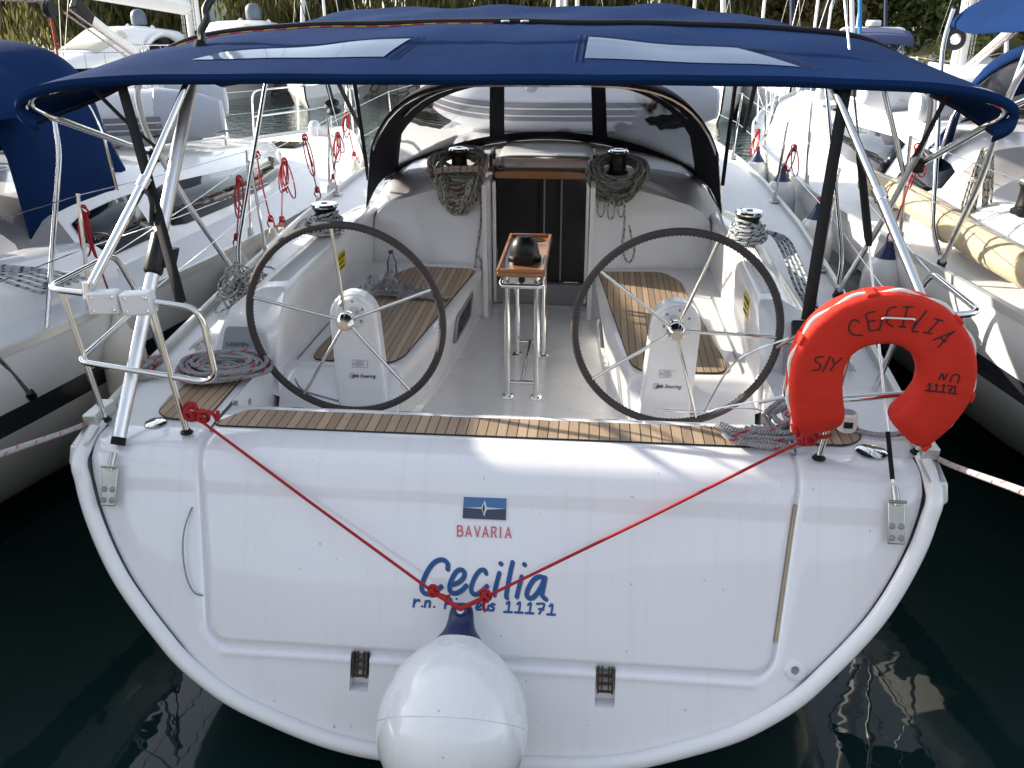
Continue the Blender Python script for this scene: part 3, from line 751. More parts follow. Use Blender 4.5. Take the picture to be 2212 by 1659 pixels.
# ---- cockpit: sole, seats, teak
def poly_teak(name, pts, r, z, us=1.0, parent=Y0, h=.005, rot=0.0):
    p = fillet([V(x, y, z) for x, y in pts], r, 5, closed=True)
    m = MB(); m.prism([q-V(0, 0, .003) for q in p], V(0, 0, .003+h))
    o = m.build(name, TEAK, parent, smooth=False); me = o.data
    uv = me.uv_layers.new(name="UVMap") if not me.uv_layers else me.uv_layers[0]
    c, s = math.cos(rot), math.sin(rot)
    for l in me.loops:
        v = me.vertices[l.vertex_index].co; uv.data[l.index].uv = ((v.x*c+v.y*s)*us, (-v.x*s+v.y*c))
    e = MB(); e.tube([q+V(0, 0, .001) for q in p], .0042, 6, closed=True); e.build("caulked_edge", CAULK, o)
    return o
poly_teak("stern_teak_strip", [(-1.155, .185), (-1.06, .318), (1.16, .318), (1.125, .165), (-1.13, .165)], .045, 1.208, 1.28)
for s in (-1, 1):
    poly_teak("deck_teak_pad", [(s*1.425, .25), (s*1.44, .42), (s*1.40, .66), (s*1.205, .69), (s*1.195, .19), (s*1.36, .19)], .06, 1.217, 1.28)
    poly_teak("seat_teak", [(s*.395, 2.60), (s*.80, 2.63), (s*.90, 2.45), (s*1.02, 1.12), (s*1.0, 1.01), (s*.62, .99), (s*.56, 1.08)], .06, 1.153, 1.5)
m = MB()
m.grid([[V(x, y, .80-.0*y) for x in (-1.14, -.42, 0, .42, 1.14)] for y in (.39, 1, 2, 3.05)])
sole = m.build("cockpit_sole", SOLE, Y0)
for s in (-1, 1):
    m = MB(); sec = [(1.13, 1.148), (.60, 1.150), (.46, 1.148), (.405, 1.138), (.385, 1.11), (.392, 1.06), (.425, .82), (.40, .80)]
    # seats flare out towards the helm
    rows = []
    for y in (0, .955, 1.0, 1.5, 2.0, 2.72):
        k = float(np.interp(y, [.0, 1.1, 1.6, 2.72], [.155, .155, .04, -.02]))
        rows.append([V(s*(x+(k if x < 1.0 else 0)), (y if y else .70+.23*max(0, (z-.80))/.35), z-(.012 if y == 0 and z > 1.0 else 0)) for x, z in sec])
    m.grid(rows); c = rows[0]
    m.add(c+[V(s*1.13, .70, .80)], [tuple(range(len(c)+1))]); m.build("cockpit_seat", WHITE, Y0, recalc='weld', angle=45)
    # well side beside the helm
    m = MB(); m.box(V(s*1.166, .26, 1.15), (.034, .27, .105)); m.box(V(s*1.160, .395, 1.0), (.030, .03, .41)); m.build("seam_filler", GREYPL, Y0)
    m = MB(); m.grid([[V(s*1.158, y, z) for z in (1.216, 1.19, 1.0, .79)] for y in (.38, .6, .95)]); m.build("well_side", WHITE, Y0)
    m = MB()
    for yy, zz in ((.56, 1.13), (.535, 1.085)): m.lathe([(.0, .002), (.012, .003), (.016, .0)], V(s*1.157, yy, zz), V(-s, 0, 0), 12)
    m.build("drain_hole", GREYPL, Y0)
    # locker lid gap
    m = MB(); m.tube(fillet([V(s*1.06, 2.2, 1.150), V(s*1.085, 1.02, 1.150), V(s*1.075, .918, 1.11), V(s*1.03, .868, 1.05), V(s*.62, .815, .97)], [.0, .05, .03, .04, 0]), .005, 6); m.build("locker_lid_gap", GREYPL, Y0)
    # side pocket (speaker niche) in the seat front
    m = MB(); fr = [V(s*.412, 1.86, 1.085), V(s*.388, 2.34, 1.085), V(s*.408, 2.34, .925), V(s*.432, 1.86, .925)]
    p = fillet(fr, .035, 4, closed=True); m.tube(p, .012, 6, closed=True); m.build("pocket_frame", GREYPL, Y0)
    m = MB(); m.prism([q+V(s*.006, 0, 0) for q in p], V(-s*.008, 0, 0)); m.build("pocket_opening", BLKPL, Y0)
    # instrument cover on the coaming's after face
    yo = lambda z: float(np.interp(z, [1.0, 1.28, 1.44, 1.487], [.85, .885, 1.03, 1.12]))
    m = MB(); cz = 1.275; g = [V(s*1.24, 0, 1.20), V(s*1.405, 0, 1.20), V(s*1.385, 0, 1.345), V(s*1.235, 0, 1.345)]
    g = [V(p[0], yo(p[2])-.004, p[2]) for p in g]; p = fillet(g, .015, 3, closed=True); m.prism(p, V(0, -.022, 0)); cov = m.build("instrument_cover", GREYPL, Y0, bevel=.004, smooth=False)
    text("cover_lettering", "GARMIN", .030, V(s*1.315, yo(1.29)-.0275, 1.28), V(1, 0, 0), V(0, .3, 1), INK, cov)
    if s > 0:
        m = MB(); m.box(V(1.335, yo(1.40)-.01, 1.395), (.12, .03, .085), ax=(V(1, 0, 0), V(0, 1, -.8), V(0, .8, 1))); pl = m.build("engine_panel", BLKPL, Y0, bevel=.01)
        m = MB(); m.tube([V(1.335, .93, 1.38), V(1.335, .90, 1.42), V(1.345, .885, 1.46)], .010, 8); m.build("throttle_lever", STEEL, pl)
    # yellow notice on the inner face of the coaming
    yy = 2.02 if s < 0 else 1.30
    m = MB(); m.box(V(s*1.117, yy, 1.36 if s < 0 else 1.40), (.004, .17 if s < 0 else .12, .10)); ye = m.build("warning_sticker", YELLOW, Y0)
    for i, (tx, sz) in enumerate((("CAUTION", .034), ("keep clear of", .020), ("winch handle", .020))):
        text("sticker_lettering", tx, sz, V(s*1.1142, yy, (1.385 if s < 0 else 1.425)-.03*i), V(0, -s*1, 0), V(0, 0, 1), INK, ye)

# little red plates by the companionway
m = MB(); m.box(V(-.52, 2.932, 1.535), (.045, .004, .022), ax=(V(1, 0, 0), V(0, 1, -.6), V(0, .6, 1))); m.box(V(-.44, 2.932, 1.535), (.030, .004, .022), ax=(V(1, 0, 0), V(0, 1, -.6), V(0, .6, 1)))
m.build("red_plate", RED, Y0, smooth=False)

# ---- steering pedestals and wheels
PEDM = WHITE
for s in (-1, 1):
    m = MB(); out = []
    cx = .74*s
    for k in range(13):
        a = math.pi*k/12; out.append(V(cx-.112*math.cos(a)*1.0, .86, 1.432+.118*math.sin(a)))
    bl, br = V(.70*s-.125, .80, .80), V(.70*s+.125, .80, .80)
    front = out+[br, bl]
    back = [p+V(0, .10, 0) for p in front]
    n = len(front)
    m.add(front+back, [tuple(range(n))]+[(i, (i+1) % n, n+(i+1) % n, n+i) for i in range(n)]+[tuple(range(2*n-1, n-1, -1))])
    ped = m.build("steering_pedestal", PEDM, Y0, bevel=.016, bseg=3, angle=45)
    m = MB(); m.lathe([(.0, .020), (.066, .020), (.074, .012), (.076, 0)], V(cx, .862, 1.463), (0, -1, .0), 32); m.build("bearing_plate", WPLAST, ped)
    m = MB()
    for k in range(6):
        a = math.pi*2*k/6+.35; m.lathe([(0, .003), (.006, .003), (.007, 0)], V(cx+.058*math.cos(a), .842, 1.463+.058*math.sin(a)), (0, -1, 0), 8)
    m.build("plate_bolt", GREYPL, ped)
    yl = lambda z: .86-.06*(1.432-z)/.632-.0030
    # notice and maker's mark on the face
    zc = 1.215; c0 = V(.715*s+(.0 if s < 0 else .0), yl(zc), zc); up = nrm(V(0, .095, 1))
    m = MB(); m.box(c0, (.072, .0015, .036), ax=(V(1, 0, 0), nrm(V(0, -1, .095)), up)); nt_ = m.build("notice_plate", WPLAST, ped, smooth=False)
    m = MB(); q = .0014
    for (xa, za, xb, zb) in ((-.036, -.018, .036, -.018), (-.036, .018, .036, .018), (-.036, -.018, -.036, .018), (.036, -.018, .036, .018), (-.016, -.018, -.016, .018)):
        m.tube([c0+V(xa, -q, 0)+up*za, c0+V(xb, -q, 0)+up*zb], .0007, 4)
    for i in range(7): m.tube([c0+V(-.013, -q, 0)+up*(.013-.0042*i), c0+V(.010+.018*((i*37) % 10)/10, -q, 0)+up*(.013-.0042*i)], .0007, 4)
    m.build("notice_print", INKSHADE, nt_)
    m = MB(); m.tube([c0+V(-.026+.008*math.cos(a), -q, 0)+up*(.008*math.sin(a)) for a in (1.571, 3.665, 5.76)], .0014, 4, closed=True); m.build("warning_triangle", RED, nt_)
    c1 = V(.712*s, yl(1.155), 1.155)
    text("maker_mark", "Jefa Steering", .026, c1+V(.012, -.0022, 0), V(1, 0, 0), up, INK, ped, shear=.35, space=.9)
    m = MB(); m.tube([c1+V(-.043+.014*math.cos(a), -.001, 0)+up*.014*math.sin(a) for a in np.linspace(0, 6.283, 20)[:-1]], .0008, 4, closed=True)
    for a in (.4, 1.97, 3.54, 5.1): m.tube([c1+V(-.043, -.001, 0), c1+V(-.043+.014*math.cos(a), -.001, 0)+up*.014*math.sin(a)], .0007, 4)
    m.build("compass_mark", INKSHADE, ped)
    # wheel
    WX = .726*s; WC = V(WX, .70, 1.474); R = .437
    m = MB(); m.tube([WC+V(R*math.cos(a), 0, R*math.sin(a)) for a in np.linspace(0, 2*math.pi, 97)[:-1]], .0165, 12, closed=True)
    wh = m.build("steering_wheel", LEATHER, Y0)
    m = MB()
    for k in range(150):                                              # lacing along the inner edge of the cover
        a = 2*math.pi*k/150; e = V(math.cos(a), 0, math.sin(a)); t = V(-math.sin(a), 0, math.cos(a))
        m.box(WC+e*(R-.0165), (.006, .010, .0035), ax=(t+V(0, .5, 0), V(0, 1, 0), e))
    m.build("cover_lacing", LEATHER, wh, smooth=False)
    for deg in ((94, 22, -50, -122, 166) if s < 0 else (70, -2, -74, -146, 142)):
        a = rad(deg); e = V(math.cos(a), 0, math.sin(a))
        m = MB(); m.tube([WC+e*.03+V(0, .012, 0), WC+e*.10+V(0, .006, 0), WC+e*(R-.01)], .0078, 10); m.build("spoke", STEEL, wh)
    m = MB(); m.lathe([(.0, .050), (.022, .050), (.024, .046), (.026, .046), (.036, .028), (.041, .018), (.042, .0), (.038, -.012), (.041, -.016), (.041, -.034), (.026, -.040), (.024, -.14)], WC, (0, -1, 0), 32)
    m.build("wheel_hub", STEEL, wh, angle=30)
# ---- cockpit table with compass
tb = empty_part("cockpit_table", Y0)
zt = 1.497
m = MB(); m.box(V(-.004, 1.745, zt), (.245, .725, .026)); top = m.build("tabletop", WOOD, tb, bevel=.008)
m = MB()
for sx in (-1, 1): m.box(V(-.004+sx*.113, 1.745, zt+.021), (.019, .725, .018))
for yy in (1.392, 2.098): m.box(V(-.004, yy, zt+.021), (.206, .019, .018))
m.build("table_fiddle", WOOD, top, bevel=.005)
for sx in (-1, 1):
    m = MB(); m.lathe([(0, .002), (.034, .002), (.037, .004), (.038, 0)], V(-.004+sx*.050, 2.02, zt+.013), (0, 0, 1), 20); m.build("cup_hole", BLKPL, top)
m = MB(); m.lathe([(.088, 0), (.088, .022), (.080, .030), (.076, .055), (.070, .085), (.055, .112), (.033, .129), (.0, .135)], V(-.002, 1.62, zt+.012), (0, 0, 1), 32); m.build("compass", BLKPL, tb, angle=25)
m = MB(); m.box(V(-.002, 1.535, zt+.035), (.10, .05, .045)); m.tube([V(.012, 1.55, zt+.07), V(.012, 1.585, zt+.115), V(.012, 1.62, zt+.137)], .006, 8); m.build("compass_cowl", BLKPL, tb, bevel=.01)
for sx in (-1, 1):
    for yy in (1.422, 2.027):
        m = MB(); m.tube([V(sx*.078, yy, .80), V(sx*.078, yy, 1.48)], .0165, 14); lg = m.build("table_leg", STEEL, tb)
        m = MB(); m.lathe([(.0, .012), (.024, .012), (.032, .004), (.034, .0)], V(sx*.078, yy, .801), (0, 0, 1), 18); m.build("leg_flange", STEEL, lg)
m = MB(); m.tube(fillet([V(-.078, 1.48, 1.455), V(-.105, 1.44, 1.455), V(-.105, 1.375, 1.44), V(.105, 1.375, 1.44), V(.105, 1.44, 1.455), V(.078, 1.48, 1.455)], .04), .013, 10)
m.tube([V(-.078, 1.422, .885), V(.078, 1.422, .885)], .012, 10); m.tube([V(-.078, 2.027, .885), V(.078, 2.027, .885)], .012, 10); m.tube([V(0, 1.422, .885), V(0, 2.027, .885)], .012, 10)
m.build("table_frame", STEEL, tb)
m = MB(); m.box(V(0, 1.43, 1.462), (.15, .02, .044)); m.build("table_switch_box", WPLAST, tb, bevel=.004)
m = MB(); m.lathe([(0, .018), (.014, .018), (.018, .0)], V(0, 1.42, 1.462), (0, -1, 0), 12); m.build("switch_knob", BLKPL, tb)

# ---- winches
def winch(name, c, r=.062, h=.17):
    w = MB(); w.lathe([(r*1.25, 0), (r*1.28, h*.10), (r*1.05, h*.16), (r*.92, h*.35), (r*.86, h*.55), (r*.90, h*.72), (r*1.12, h*.84), (r*1.12, h*.86), (r*.5, h*.87)], c, (0, 0, 1), 28)
    o = w.build(name, BLKPL, Y0, angle=30)
    t = MB(); t.lathe([(r*1.14, h*.86), (r*1.2, h*.91), (r*1.12, h*.97), (r*.7, h*1.0), (r*.55, h*.99), (.001, h*.99)], c, (0, 0, 1), 28); t.build("winch_cap", STEEL, o, angle=40)
    t = MB(); t.lathe([(r*.30, h*.985), (r*.30, h*1.0), (.001, h*1.0)], c, (0, 0, 1), 8); t.build("handle_socket", BLKPL, o)
    return o
WCH = {'pw': V(-1.235, 2.17, 1.487), 'sw': V(1.235, 2.17, 1.487), 'pc': V(-.555, 3.04, 1.70), 'sc': V(.50, 3.04, 1.70)}
for k in WCH: winch("winch", WCH[k], .066 if k[1] == 'w' else .058, .185 if k[1] == 'w' else .16)
for s in (-1, 1):                                                     # clutch banks
    m = MB()
    for k in range(5): m.box(V(s*(.40+.028*k)+(s*.05), 3.40, 1.765), (.024, .16, .05)); m.tube([V(s*(.45+.028*k), 3.33, 1.79), V(s*(.45+.028*k), 3.45, 1.80)], .008, 6)
    m.build("rope_clutch", BLKPL, Y0, bevel=.004)

# ---- rails, posts and wires
def rail_side(s):
    T = .0125
    m = MB()
    m.tube(fillet([V(s*1.60, .72, 1.22), V(s*1.66, .70, 1.55), V(s*1.70, .62, 1.787), V(s*1.71, .12, 1.790), V(s*1.30, .085, 1.765), V(s*1.09, .08, 1.742), V(s*1.065, .07, 1.47), V(s*1.12, .08, 1.440), V(s*1.63, .10, 1.50), V(s*1.675, .69, 1.52)], [0, .05, .07, .07, .02, .07, .06, .05, .05, 0]), T, 10)
    o = m.build("pushpit_rail", STEEL, Y0)
    for a, b in ((V(s*1.60, .15, 1.22), V(s*1.655, .13, 1.79)), (V(s*1.225, .08, 1.215), V(s*1.285, .09, 1.76))):
        m = MB(); m.tube([a, b], T, 10); m.build("rail_post", STEEL, o)
        m = MB(); m.lathe([(.025, 0), (.025, .006), (.016, .010), (.016, .016)], a, (0, 0, 1), 16); m.build("post_base", BLKPL, o)
    return o
PR = {s: rail_side(s) for s in (-1, 1)}
m = MB()
for cx in (-1.455, -1.325):
    m.box(V(cx, .080, 1.757), (.118, .055, .088), ax=(V(1, .03, .06), V(0, 1, 0), V(-.06, 0, 1)))
cl = m.build("clamp_block", WPLAST, PR[-1], bevel=.008)
m = MB()
for cx in (-1.455, -1.325):
    for dx in (-.04, .04):
        for dz in (-.026, .026): m.lathe([(0, .004), (.006, .004), (.0085, 0)], V(cx+dx, .053, 1.757+dz+.06*dx), (0, -1, 0), 8)
m.build("clamp_bolt", STEEL, cl)
for s in (-1, 1):
    for y in (2.5, 4.35, 6.2, 8.0, 9.5):
        b = V(s*(beam(y)-.05), y, sheer(y)+.01)
        m = MB(); m.tube([b, b+V(s*.02, 0, .36), b+V(s*.035, 0, .62)], [.0115, .0105, .009], 8); st = m.build("stanchion", STEEL, Y0)
        m = MB(); m.box(b+V(0, 0, .035), (.035, .05, .09), taper=.7); m.box(b+V(0, 0, .004), (.06, .09, .01)); m.build("stanchion_base", CASTALU, st, bevel=.004)
    m = MB()
    for h, zz in ((.61, 1.785), (.34, 1.52)):
        pts = [V(s*1.70, .62, zz)]+[V(s*(beam(y)-.05+.035*h/.62), y, sheer(y)+.01+h) for y in (2.5, 4.35, 6.2, 8.0, 9.5)]
        for p, q in zip(pts[:-1], pts[1:]): m.tube([p, (p+q)/2-V(0, 0, .008), q], .0028, 5, caps=False)
    m.build("lifeline", STEEL, Y0)
# bow rail
m = MB(); m.tube(fillet([V(-.78, 9.6, 1.35), V(-.72, 9.9, 1.95), V(-.2, 11.2, 2.0), V(.2, 11.2, 2.0), V(.72, 9.9, 1.95), V(.78, 9.6, 1.35)], .15), .0125, 8); m.build("bow_rail", STEEL, Y0)

# ---- bimini frame
def frame(root, s, own=True):
    x = lambda v: s*v-.02
    f = empty_part("bimini_frame", root)
    m = MB(); m.tube(fillet([V(s*1.73, 1.98, 1.235), V(s*1.79, 1.60, 1.75), V(s*1.85, 1.36, 2.20), V(s*1.80, 1.24, 2.42), V(s*1.60, 1.20, 2.535)], [0, .1, .08, .09, 0]), .0150, 10); m.build("frame_tube", ALU, f)
    m = MB(); m.tube([V(s*1.73, 1.98, 1.235), V(s*1.735, 1.95, 1.275)], .024, 10); m.build("frame_foot", BLKPL, f)
    m = MB(); m.tube(fillet([V(s*1.735, 1.99, 1.30), V(s*1.76, 2.08, 1.42), V(s*1.66, 2.60, 2.33), V(s*1.60, 2.68, 2.50)], [0, .08, .1, 0]), .0125, 10); m.build("frame_tube", STEEL, f)
    m = MB(); m.tube([V(s*1.83, 1.47, 1.97), V(s*1.69, 1.60, 2.40), V(s*1.62, 1.62, 2.55)], .0125, 10); m.build("frame_tube", STEEL, f)
    m = MB(); m.tube(fillet([V(s*1.55-.035, .615, 2.505), V(s*1.80-.035, .55, 2.475), V(s*1.87-.03, .54, 2.41), V(s*1.815-.025, .60, 2.355), V(s*1.88, 1.46, 2.065)], [0, .08, .07, .06, 0]), .0140, 10); m.build("frame_tube", STEEL, f)
    m = MB(); m.box(V(s*1.865, 1.45, 2.06), (.05, .05, .07)); m.build("frame_hinge", BLKPL, f, bevel=.01)
    m = MB(); m.tube([V(s*1.24-.02, .64, 2.50), V(s*1.37, .36, 2.15)], .0150, 10); m.tube([V(s*1.37, .36, 2.15), V(s*1.515, .085, 1.80)], .0185, 10); m.build("stern_strut", STEEL, f)
    m = MB(); m.tube([V(s*1.365, .37, 2.165), V(s*1.380, .345, 2.13)], .025, 12); c = m.build("strut_clamp", STEEL, f); m = MB(); m.tube([V(s*1.515, .085, 1.83), V(s*1.52, .08, 1.77)], .021, 10); m.build("strut_foot", STEEL, f)
    if s < 0 and own:
        m = MB(); m.tube(fillet([V(s*1.375, .35, 2.12), V(s*1.34, .32, 2.115), V(s*1.325, .31, 2.09), V(s*1.34, .30, 1.995)], .02), [.008]*14 if 0 else .0095, 8); m.build("clamp_lever", BLKPL, c)
    return f
for s in (-1, 1): frame(Y0, s)
# arches inside the canopy
m = MB(); m.tube([can(.02, k)+V(0, .012, -.030) for k in range(5, NC-5)], .0125, 8); m.tube([can(.42, k)+V(0, 0, -.026) for k in range(3, NC-3)], .0125, 8)
fb = m.build("canopy_bow", STEEL, Y0)
for s in (-1, 1):                                                     # webbing straps
    def strap(a, b, w, nm="strap"):
        m = MB(); a, b = np.asarray(a), np.asarray(b); rows = []
        dirx = nrm(np.cross(b-a, V(.15*s, 1, .1)))
        for t in np.linspace(0, 1, 7): rows.append([a+(b-a)*t+V(0, .01, -.02)*math.sin(3.14*t)+dirx*w*(-.5), a+(b-a)*t+V(0, .01, -.02)*math.sin(3.14*t)+dirx*w*.5])
        m.grid(rows).build(nm, BLACK, Y0, solid=.004)
    strap(V(-1.535 if s < 0 else 1.27, .62, 2.50), V(-1.165 if s < 0 else 1.115, .09, 1.757), .042)
    strap(V(s*1.70-.02, .74, 2.45), V(s*1.83, 1.42, 2.10), .020)
    strap(V(s*1.19-.0, 2.86, 2.36), V(s*1.20, 3.10, 1.62), .025, "strap")
    # vertical black straps forward from the bimini front to the sidedeck
    strap(V(s*1.30, 2.72, 2.42), V(s*1.42, 3.85, 1.85), .03)
# ---- backstays
for s in (-1, 1):
    a = V(s*1.474, -.075, 1.115); dr = V(-s*.075, .735, 1.0)
    m = MB()
    m.box(a+TN*.012-nrm(V(0, KR, 1))*.058, (.060, .010, .150), ax=(V(1, 0, 0), TN, nrm(V(0, KR, 1))))
    ch = m.build("chainplate", CHAINM, Y0, bevel=.012, bseg=3)
    m = MB()
    for dx in (-.016, .016):
        for dz in (-.110, -.068): m.lathe([(0, .005), (.008, .005), (.0115, .002), (.012, 0)], a+TN*.017+V(dx, 0, 0)+nrm(V(0, KR, 1))*(dz+.0), TN, 14)
    m.build("chainplate_bolt", GREYPL, ch)
    m = MB(); m.tube([a+V(0, .0, .005)+TN*.016, a+dr*.06+TN*.014], .013, 10); m.tube([a+V(-.03, -.015, .03), a+V(.03, -.015, .03)], .006, 8); m.build("toggle", CHAINM, ch)
    if s < 0:
        m = MB(); p0, p1 = a+dr*.09, a+dr*1.42
        m.tube([p0, p1], .0265, 20); tu = m.build("backstay_tube", ALU, Y0)
        m = MB(); m.tube([p0-dr*.005, p0+dr*.018], .0275, 20); m.build("tube_collar", BLACK, tu)
        m = MB(); c = a+dr*.735; ax3 = nrm(dr); m.tube([c-dr*.085, c-dr*.075, c+dr*.05, c+dr*.06], [.033, .040, .040, .033], 8); m.box(c+V(.045, -.0, -.03), (.06, .05, .08), ax=(V(1, 0, 0), V(0, 1, 0), ax3)); m.build("tensioner_grip", BLKPL, tu, bevel=.008, angle=30)
        m = MB(); m.tube([p1, a+dr*1.5], .024, 12); m.build("tube_cap", BLACK, tu)
        m = MB(); pts = []
        for k in range(90):
            q = a+dr*(1.50+.012*k); an = k*.9; pts.append(q+V(math.cos(an)*.006, math.sin(an)*.006, 0))
        m.tube(pts, .017, 8); m.tube([a+dr*1.5, a+dr*7], .004, 6); m.build("backstay_lashing", BLKPL, tu)
    else:
        m = MB(); m.tube([a+dr*.07, a+dr*7], .0045, 8); w = m.build("backstay_wire", WIREM if 0 else ALU, Y0)
        m = MB(); m.tube([a+dr*.08, a+dr*.22], .009, 8); m.build("backstay_cover", BLACK, w); m = MB(); m.tube([a+dr*.80, a+dr*.83, a+dr*1.10, a+dr*1.14], [.010, .016, .016, .010], 10); m.build("backstay_cover", BLACK, w)
# mast and boom ahead of the hood
m = MB(); m.tube([V(0, 5.75, 1.80), V(0, 5.60, 9.0)], .085, 16, flat=V(1, 0, 0), fk=.6); ms = m.build("mast", ALU, Y0)
m = MB(); m.tube([V(0, 5.6, 3.05), V(0, 2.0, 3.35)], .07, 14, flat=V(1, 0, 0), fk=.65); m.build("boom", ALU, ms)
# stern fittings seen from above
m = MB(); m.lathe([(0, .004), (.038, .004), (.046, 0)], V(-1.395, .165, 1.2125), (0, 0, 1), 20); m.build("deck_filler_cap", STEEL, Y0); m = MB(); m.lathe([(0, .004), (.05, .004), (.06, 0)], V(1.44, .165, 1.2125), (0, 0, 1), 20); m.build("deck_filler_cap", STEEL, Y0)
text("deck_lettering", "WARNING", .034, V(-1.34, .245, 1.2175), V(-1, .12, 0), V(-.12, -1, 0), INK, Y0)
for s in (-1, 1):
    m = MB(); b = V(s*1.55, .98, 1.222)
    m.box(b+V(0, -.04, .012), (.03, .03, .024)); m.box(b+V(0, .04, .012), (.03, .03, .024)); m.tube([b+V(0, -.12, .03), b+V(0, 0, .036), b+V(0, .12, .03)], [.008, .013, .008], 8); m.build("mooring_cleat", CASTALU, Y0, bevel=.003)
# stern light on the starboard rail and guard wires of the gate
m = MB(); m.lathe([(.03, -.035), (.034, -.03), (.036, 0), (.034, .03), (.026, .036)], V(1.29, .03, 1.40), (0, 0, 1), 20); sl_ = m.build("stern_light", WPLAST, PR[1], bevel=.002)
m = MB(); m.box(V(1.285, -.004, 1.40), (.03, .012, .022)); m.build("light_lens", TINT, sl_)
m = MB(); a1, b1 = V(1.10, .06, 1.72), V(.55, .10, 1.08)
m.tube(spline([V(1.075, .075, 1.70), at(1590, 780, Y=.10), at(1522, 890, Y=.14)], 6), .0035, 6); m.tube(spline([V(1.075, .07, 1.47), at(1560, 880, Y=.12), at(1522, 890, Y=.14), at(1420, 885, Y=.17)], 6), .0035, 6)
m.tube(spline([at(1522, 889, Y=.14), at(1570, 882, Y=.2), at(1640, 885, Y=.2), at(1660, 905, Y=.2)], 6), .0025, 6)
m.tube([V(1.075, .075, 1.70), V(1.02, .08, 1.655)], .007, 8); m.tube([V(1.07, .07, 1.47), V(.98, .075, 1.44)], .008, 8); m.build("gate_wire", STEEL, PR[1])
# ================================================================== things lying and hanging on the yacht
# horseshoe life ring
RC = [(1770, 925), (1762, 880), (1758, 830), (1764, 778), (1787, 733), (1828, 700), (1880, 683), (1935, 682), (1985, 698), (2024, 735), (2042, 785), (2034, 838), (2006, 880), (1978, 906), (1945, 931)]
YR = -.055
P = [at(a, b, Y=YR) for a, b in RC]
lr = wthing("life_ring", "red horseshoe life ring with hand written name hanging on the starboard stern rail", "life ring", (P[7][0], YR, P[0][2]-.05))
sp = spline(P, 6); n = len(sp); rows = []
for i, p in enumerate(sp):
    t = nrm(sp[min(i+1, n-1)]-sp[max(i-1, 0)]); nn = V(-t[2], 0, t[0]); e = min(i, n-1-i); k = 1-.55*(1-min(1, e/5))**2.2
    w = .089*(.35+.65*math.sqrt(max(0, 1-(1-min(1, (e+.3)/5))**2))); th = .056*(.6+.4*min(1, e/4))
    sec = []
    for a in range(20):
        an = 2*math.pi*(a+.5)/20; ca, sa = math.cos(an), math.sin(an); q = 5.5
        rx = math.copysign(abs(ca)**(2/q), ca)*w; ry = math.copysign(abs(sa)**(2/q), sa)*th
        sec.append(p+nn*rx+V(0, 1, 0)*ry)
    rows.append(sec)
m = MB().grid(rows, wrap=True); m.add(rows[0], [tuple(range(20))]); m.add(rows[-1], [tuple(range(20))])
rb = m.build("ring_body", RING, lr, recalc='weld', angle=70)
YF = YR-.0565
def z6(x, y): return at((x/2.011+2164)/1.4756, (y/2.011+800)/1.4756, Y=YF)
CL = [[(1155, 455), (1122, 440), (1095, 470), (1092, 510), (1122, 537), (1177, 540)], [(1257, 388), (1200, 405), (1212, 455), (1226, 510), (1280, 500)], [(1212, 455), (1256, 446)],
      [(1390, 360), (1352, 368), (1330, 410), (1338, 462), (1375, 486)], [(1466, 362), (1432, 486)], [(1440, 359), (1496, 358)], [(1412, 485), (1452, 488)], [(1588, 382), (1500, 505), (1532, 516)],
      [(1668, 443), (1597, 522)], [(1642, 434), (1692, 448)], [(1568, 522), (1620, 529)], [(1664, 616), (1725, 548), (1768, 515)], [(1630, 571), (1768, 515)], [(1675, 556), (1712, 582)],
      [(925, 678), (888, 680), (872, 702), (906, 728), (898, 760), (860, 765)], [(970, 676), (924, 772)], [(985, 690), (1001, 722), (1046, 684)], [(1001, 722), (972, 765)],
      [(1664, 826), (1690, 785), (1697, 826), (1722, 790)], [(1740, 838), (1757, 796), (1797, 799), (1786, 846)]]
for x, y in ((1611, 850), (1656, 854), (1701, 858), (1774, 868)): CL += [[(x-12, y+6), (x, y), (x-9, y+48)], [(x-30, y+44), (x+9, y+50)]]
CL += [[(1720, 865), (1752, 868), (1728, 914)], [(1730, 889), (1750, 892)]]
for sel in (lambda l: l[0][0] > 1050 and l[0][1] < 700, lambda l: l[0][0] < 1050, lambda l: l[0][1] > 700 and l[0][0] > 1050):
    m = MB(); strokes(m, [[z6(*p) for p in l] for l in CL if sel(l)], .0062, V(0, -1, 0), .3, 6); m.build("ring_lettering", INK, rb)
m = MB(); out = []
for i in range(2, n-1):
    t = nrm(sp[min(i+1, n-1)]-sp[max(i-1, 0)]); nn = V(-t[2], 0, t[0]); out.append(sp[i]+nn*(.086+.006*math.sin(i*.8))+V(0, -.018, 0))
m.tube(out, .0085, 8); m.build("grab_line", R_WTW if 0 else WROPE, rb)
for i in (3, 22, 36, 52, 66, n-4):
    m = MB()
    if i >= n-1: continue
    t = nrm(sp[i+1]-sp[i-1]); nn = V(-t[2], 0, t[0]); c = sp[i]+nn*.088+V(0, -.012, 0)
    m.box(c, (.036, .016, .070), ax=(t, nn, V(0, 1, 0))); m.build("line_loop", RING, rb, bevel=.006)
m = MB(); yb = YF-.012
m.tube(fillet([at((1262/2.011+2164)/1.4756, (590/2.011+800)/1.4756, Y=YF+.02), at((1305/2.011+2164)/1.4756, (427/2.011+800)/1.4756, Y=yb), at((1520/2.011+2164)/1.4756, (437/2.011+800)/1.4756, Y=yb), at((1466/2.011+2164)/1.4756, (590/2.011+800)/1.4756, Y=YF+.02)], .012), .0040, 8)
m.build("ring_bracket", STEEL, PR[1])

